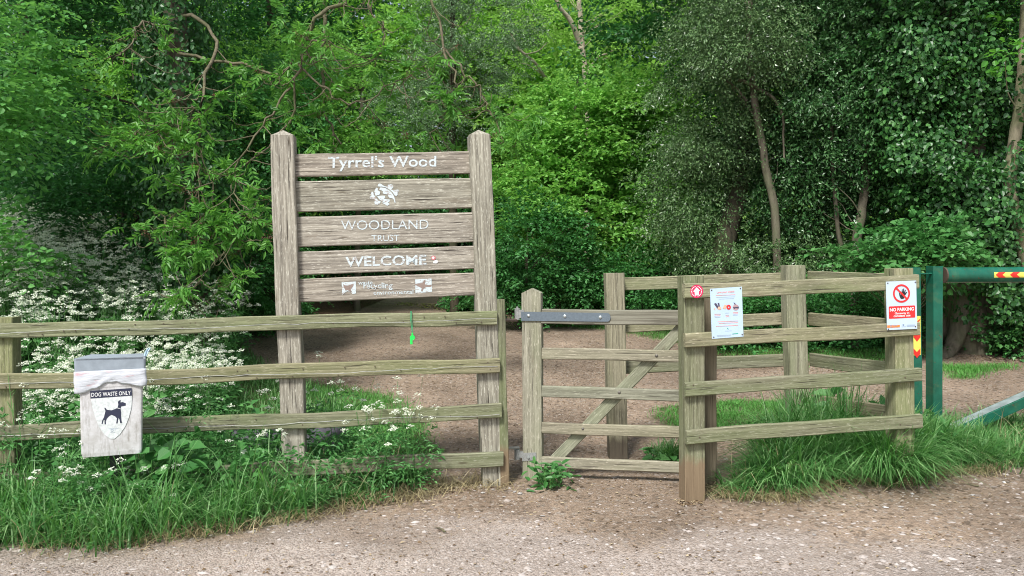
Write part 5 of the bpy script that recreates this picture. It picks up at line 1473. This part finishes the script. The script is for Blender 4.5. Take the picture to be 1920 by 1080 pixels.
for x, y, h_, nb_, sz, lb in PL:
    b_ = gp(x, y); b_.z = float(terrain(b_.x, b_.y))
    t = thing('cow_parsley', lb, 'plant', b_, 'cow parsley plants along the left fence')
    St, Lf, Fl = MB(), Leaves(), []
    offs = [(b_.x + random.uniform(-.1, .1), b_.y + random.uniform(-.06, .06), b_.z) for _ in range(3)]
    parsley(St, Lf, Fl, offs, [h_ * random.uniform(.75, 1.05) for _ in offs], nb_, sz, 9)
    St.build('stems', K_stem, t)
    Lf.build('leaves', K_pars, t)
    Lv = Leaves(); umbels(Lv, Fl, 10, 5, .0085); Lv.build('flower_heads', K_petal, t)

def leafy(name, label, cat, base, n, L_, W_, h_, m, kind='hex', tilt=.5, rad=.1):
    b_ = Vector(base); t = thing(name, label, cat, b_)
    Lf = Leaves(); O = np.array([tuple(b_)] * n) + R(n, 3) * [rad, rad, 0] + UP * rng.uniform(0.0, h_, (n, 1))
    a = rng.uniform(0, 2 * PI, n); D = np.stack([np.cos(a), np.sin(a), rng.uniform(-.2, tilt, n)], 1)
    Lf.add(O, D, UP + D * -.3 + R(n, 3) * .25 - np.array([0, .35, 0]), L_ * rng.uniform(.6, 1.15, n), W_ * rng.uniform(.7, 1.1, n), kind, .1, .35)
    Lf.build('leaves', m, t)
    mb = MB()
    for p in O[:min(n, 30)]:
        q_ = Vector(p); mb.tube([Vector((b_.x + (q_.x - b_.x) * .5, b_.y + (q_.y - b_.y) * .5, b_.z)), q_], .003, 4, False)
    mb.build('stems', K_stem, t)
for x, y, lb in ((275, 975, 'big-leaved nettle plant just right of the bin foot'), (350, 965, 'big-leaved nettle plant farther right of the bin foot, before the bottom rail')):
    b_ = gp(x, y); leafy('nettle', lb, 'plant', b_, 40, .14, .10, .50, K_nettle, rad=.11)
b_ = gp(452, 975); leafy('dock', 'flat broad dock leaves at the edge of the verge below the left sign post', 'plant', b_, 9, .10, .07, .08, K_nettle, rad=.1)
b_ = gp(1555, 845); leafy('burdock', 'broad-leaved burdock rising behind the lowest front rail of the pen', 'plant', b_, 44, .17, .12, .60, K_nettle, rad=.15)
b_ = gp(1240, 868); leafy('plantain', 'small leafy plantain at the grass tuft behind the gate', 'plant', b_, 20, .11, .06, .08, K_nettle, rad=.09)
b_ = gp(1030, 912); leafy('sow_thistle', 'low bright green weed growing at the foot of the gate hinge post', 'plant', b_, 90, .085, .032, .16, K_nettle, tilt=.9, rad=.085)
# ferny leaf low at the verge edge
b_ = gp(555, 950); t = thing('ferny_plant', 'blue-green ferny leaves spreading at the verge edge under the sign', 'plant', b_)
Lf = Leaves(); a = rng.uniform(0, 2 * PI, 14); O = np.array([tuple(b_)] * 14) + R(14, 3) * [.1, .05, 0] + UP * .06
spray(Lf, O, np.stack([np.cos(a), np.sin(a), np.full(14, .5)], 1), .24, 30, .045, .018, 'kite', .4, .2, .38, .1, .9)
Lf.build('leaves', K_pars, t)

# undergrowth masses
Lv = Leaves()
def low(poly, nb, h_, lL=.06, lW=.038, m_=10, ns=7):
    P = scatter(poly, nb); P[:, 2] += rng.uniform(.05, 1, nb) * h_
    O = np.repeat(P, ns, 0) + R(nb * ns, 3) * [.12, .12, .05]; A = R(len(O), 3) * [1, 1, .3] + UP * .35
    spray(Lv, O, A, .22, m_, lL, lW, 'kite', .4)
low(gpoly([(1340, 665), (1660, 660), (1700, 640), (1700, 610), (1300, 610)]), 900, .75)
low(gpoly([(1775, 660), (1930, 672), (2100, 660), (2100, 600), (1775, 610)]), 420, .45)
low(gpoly([(850, 588), (1000, 596), (1260, 605), (1330, 620), (1330, 580), (850, 565)]), 700, .55, .08, .05)
low(gpoly([(380, 625), (460, 640), (560, 600), (570, 575), (380, 590)]), 260, .5, .08, .05)
low(gpoly([(-400, 604), (380, 606), (380, 585), (-400, 580)]), 500, .9, .08, .05)
Lv2, Lv = Lv, Leaves()
low(gpoly([(-300, 1010), (60, 1008), (250, 1000), (420, 985), (560, 955), (700, 925), (790, 900), (780, 872), (300, 862), (-300, 862)]), 420, .32, .05, .022, 12, 3)
low(gpoly([(-300, 960), (500, 950), (500, 862), (-300, 862)]), 260, .44, .085, .055, 7, 2)
low(gpoly([(1480, 900), (1640, 890), (1740, 880), (1740, 850), (1480, 850)]), 26, .28, .07, .04, 7, 2)
Lv.build('verge_weeds', K_nettle, label='mixed broad and ferny weeds growing through the grass of the front verges', cat='weeds', kind='stuff')
Lv = Lv2
Lv.build('undergrowth', K_under, label='leafy green undergrowth carpeting the foot of the trees', cat='undergrowth', kind='stuff')

# ------------------------------------------------------------------ stones, chippings and litter
def stones(P, s, seed_flat=.5):
    n = len(P)
    base = np.array([[1, 0, 0], [.3, .9, 0], [-.8, .55, 0], [-.75, -.6, 0], [.35, -.95, 0], [.1, .05, .7], [-.1, 0, -.5]])
    F = np.array([[0, 1, 5], [1, 2, 5], [2, 3, 5], [3, 4, 5], [4, 0, 5], [1, 0, 6], [2, 1, 6], [3, 2, 6], [4, 3, 6], [0, 4, 6]])
    a = rng.uniform(0, 2 * PI, n); ca_, sa = np.cos(a), np.sin(a)
    B_ = base[None] * (1 + R(n, 7, 3) * .18) * np.stack([s, s * rng.uniform(.5, .9, n), s * rng.uniform(.3, .8, n) * seed_flat * 1.6], 1)[:, None]
    X = B_[..., 0] * ca_[:, None] - B_[..., 1] * sa[:, None]; Y = B_[..., 0] * sa[:, None] + B_[..., 1] * ca_[:, None]
    V = np.stack([X, Y, B_[..., 2]], 2) + P[:, None]
    return V.reshape(-1, 3), (F[None] + (np.arange(n) * 7)[:, None, None]).reshape(-1, 3)
def stonem(name, a, b_, c_):
    m, nt, b, L = new_mat(name)
    g = nt.nodes.new('ShaderNodeNewGeometry')
    L(ramp(nt, g.outputs['Random Per Island'], [(0, a), (.5, b_), (1, c_)]), b.inputs['Base Color']); b.inputs['Roughness'].default_value = .85
    return m
M_st = stonem('chalky_stone', (.16, .13, .105), (.31, .265, .23), (.46, .42, .39))
n = 34000
P = np.column_stack([rng.uniform(-4.2, 5.2, n), rng.uniform(3.3, 6.4, n)])
ed = 4.62 - .10 * P[:, 0] + (fbm(P[:, 0] * 1.5, P[:, 1] * 2, 41) - .5) * 1.6
keep = rng.random(n) < (.14 + .86 * (1 - sst(-.5, .5, P[:, 1] - ed))) * (.35 + fbm(P[:, 0] * 2.5, P[:, 1] * 2.5, 15))
keep &= ~inpoly(P, VERGE) & ~inpoly(P, RGRASS)
P = P[keep]; P = np.column_stack([P, terrain(P[:, 0], P[:, 1]) + .001])
s = rng.gamma(1.8, .0034, len(P)) + .0026; s = np.minimum(s * (1 + .5 * sst(.5, 3, P[:, 0])), .034)
V, F = stones(P, s)
put('gravel', mesh('gravel', V, [F]), M_st, label='pale chalky gravel scattered over the track in the foreground', cat='gravel', kind='stuff')
n = 9000
P = np.column_stack([rng.uniform(-4, 6, n), rng.uniform(5.6, 13, n)]); P = P[~inpoly(P, VERGE) & ~inpoly(P, RGRASS)]
P = np.column_stack([P, terrain(P[:, 0], P[:, 1]) + .001])
V, F = stones(P, np.minimum(rng.gamma(2, .003, len(P)) + .003, .022), .35)
put('earth_chippings', mesh('earth_chippings', V, [F]), stonem('earthy_stone', (.13, .10, .08), (.26, .21, .17), (.46, .40, .35)), label='small stones and chips lying on the bare earth behind the fence', cat='gravel', kind='stuff')
big = [(1117, 1011, .02), (1526, 1003, .022), (1660, 953, .02), (1690, 952, .016), (1824, 929, .02), (1883, 905, .02), (1352, 974, .016), (624, 1042, .014), (887, 1034, .015), (895, 1062, .018), (650, 1025, .014), (1352, 998, .014), (1318, 995, .013),
       (965, 922, .02), (925, 918, .022), (900, 915, .02), (945, 932, .016), (1710, 926, .012), (858, 988, .014), (1017, 967, .016), (905, 925, .018), (975, 926, .026), (990, 917, .018), (1695, 1068, .02), (1500, 940, .014), (1520, 940, .014)]
for k, (x, y, s_) in enumerate(big):
    pass
P = np.array([tuple(gp(x, y)) for x, y, _ in big]); P[:, 2] = terrain(P[:, 0], P[:, 1]) + .004
V, F = stones(P, np.array([b_[2] for b_ in big]) * 1.05, .55)
put('loose_stones', mesh('loose_stones', V, [F]), stonem('flint', (.24, .22, .2), (.34, .32, .30), (.48, .48, .48)), label='larger loose white and grey stones lying among the gravel', cat='stones', kind='stuff')
def litter(name, P, L_, W_, m, **k):
    n = len(P); a = rng.uniform(0, 2 * PI, n)
    Leaves().add(P + UP * .004, np.stack([np.cos(a), np.sin(a), rng.uniform(-.1, .25, n)], 1), UP + R(n, 3) * .3, L_ * rng.uniform(.5, 1.3, n), W_ * rng.uniform(.5, 1.2, n), 'kite', .08).build(name, m, **k)
K_lit = leafm('litter_leaf', (.12, .075, .045), (.27, .19, .11), (.50, .42, .28), (.3, .2, .1), .05, .8, .2)
a_ = np.column_stack([rng.uniform(-4, 6.5, 9000), rng.uniform(3.8, 12, 9000)])
edge_ = scatter(E2, 900)[:, :2]; edge2 = scatter(gpoly([(1775, 690), (1930, 700), (2050, 690), (2050, 640), (1775, 655)]), 2600)[:, :2]; e3 = scatter(gpoly([(1340, 690), (1660, 700), (1670, 672), (1340, 668)]), 700)[:, :2]
e4 = scatter(gpoly([(1275, 950), (1335, 945), (1335, 935), (1275, 938)]), 120)[:, :2]
P = np.concatenate([a_, edge_, edge2, e3, e4]); P = np.column_stack([P, terrain(P[:, 0], P[:, 1])])
litter('leaf_litter', P, .028, .014, K_lit, label='dry brown leaf scraps and bud scales strewn over the earth', cat='leaf litter', kind='stuff')
P = scatter(gpoly([(745, 566), (850, 572), (870, 585), (740, 572)]), 500)
litter('yellow_catkins', P, .06, .04, leafm('yellow_litter', (.3, .32, .08), (.42, .42, .14), (.5, .5, .2), (.4, .4, .1), .1), label='yellowish fallen catkins beside the path under the sign', cat='leaf litter', kind='stuff')
# a few twigs on the track
for (x, y, dx, dy, lb) in ((1835, 914, -30, -5, 'dark fallen twig lying at the right of the track'), (835, 1000, -22, -9, 'short curved twig on the track in front of the gate gap')):
    p0, p1 = gp(x, y), gp(x + dx, y + dy); mm = (p0 + p1) / 2
    for q_ in (p0, mm, p1): q_.z = float(terrain(q_.x, q_.y)) + .008
    t = MB(); limb(t, [p0, mm + Vector((0, .01, .004)), p1], .006, .003, 6, 8, .003)
    t.build('fallen_twig', B_twig, mw=Matrix.Translation(mm), label=lb, cat='twig')
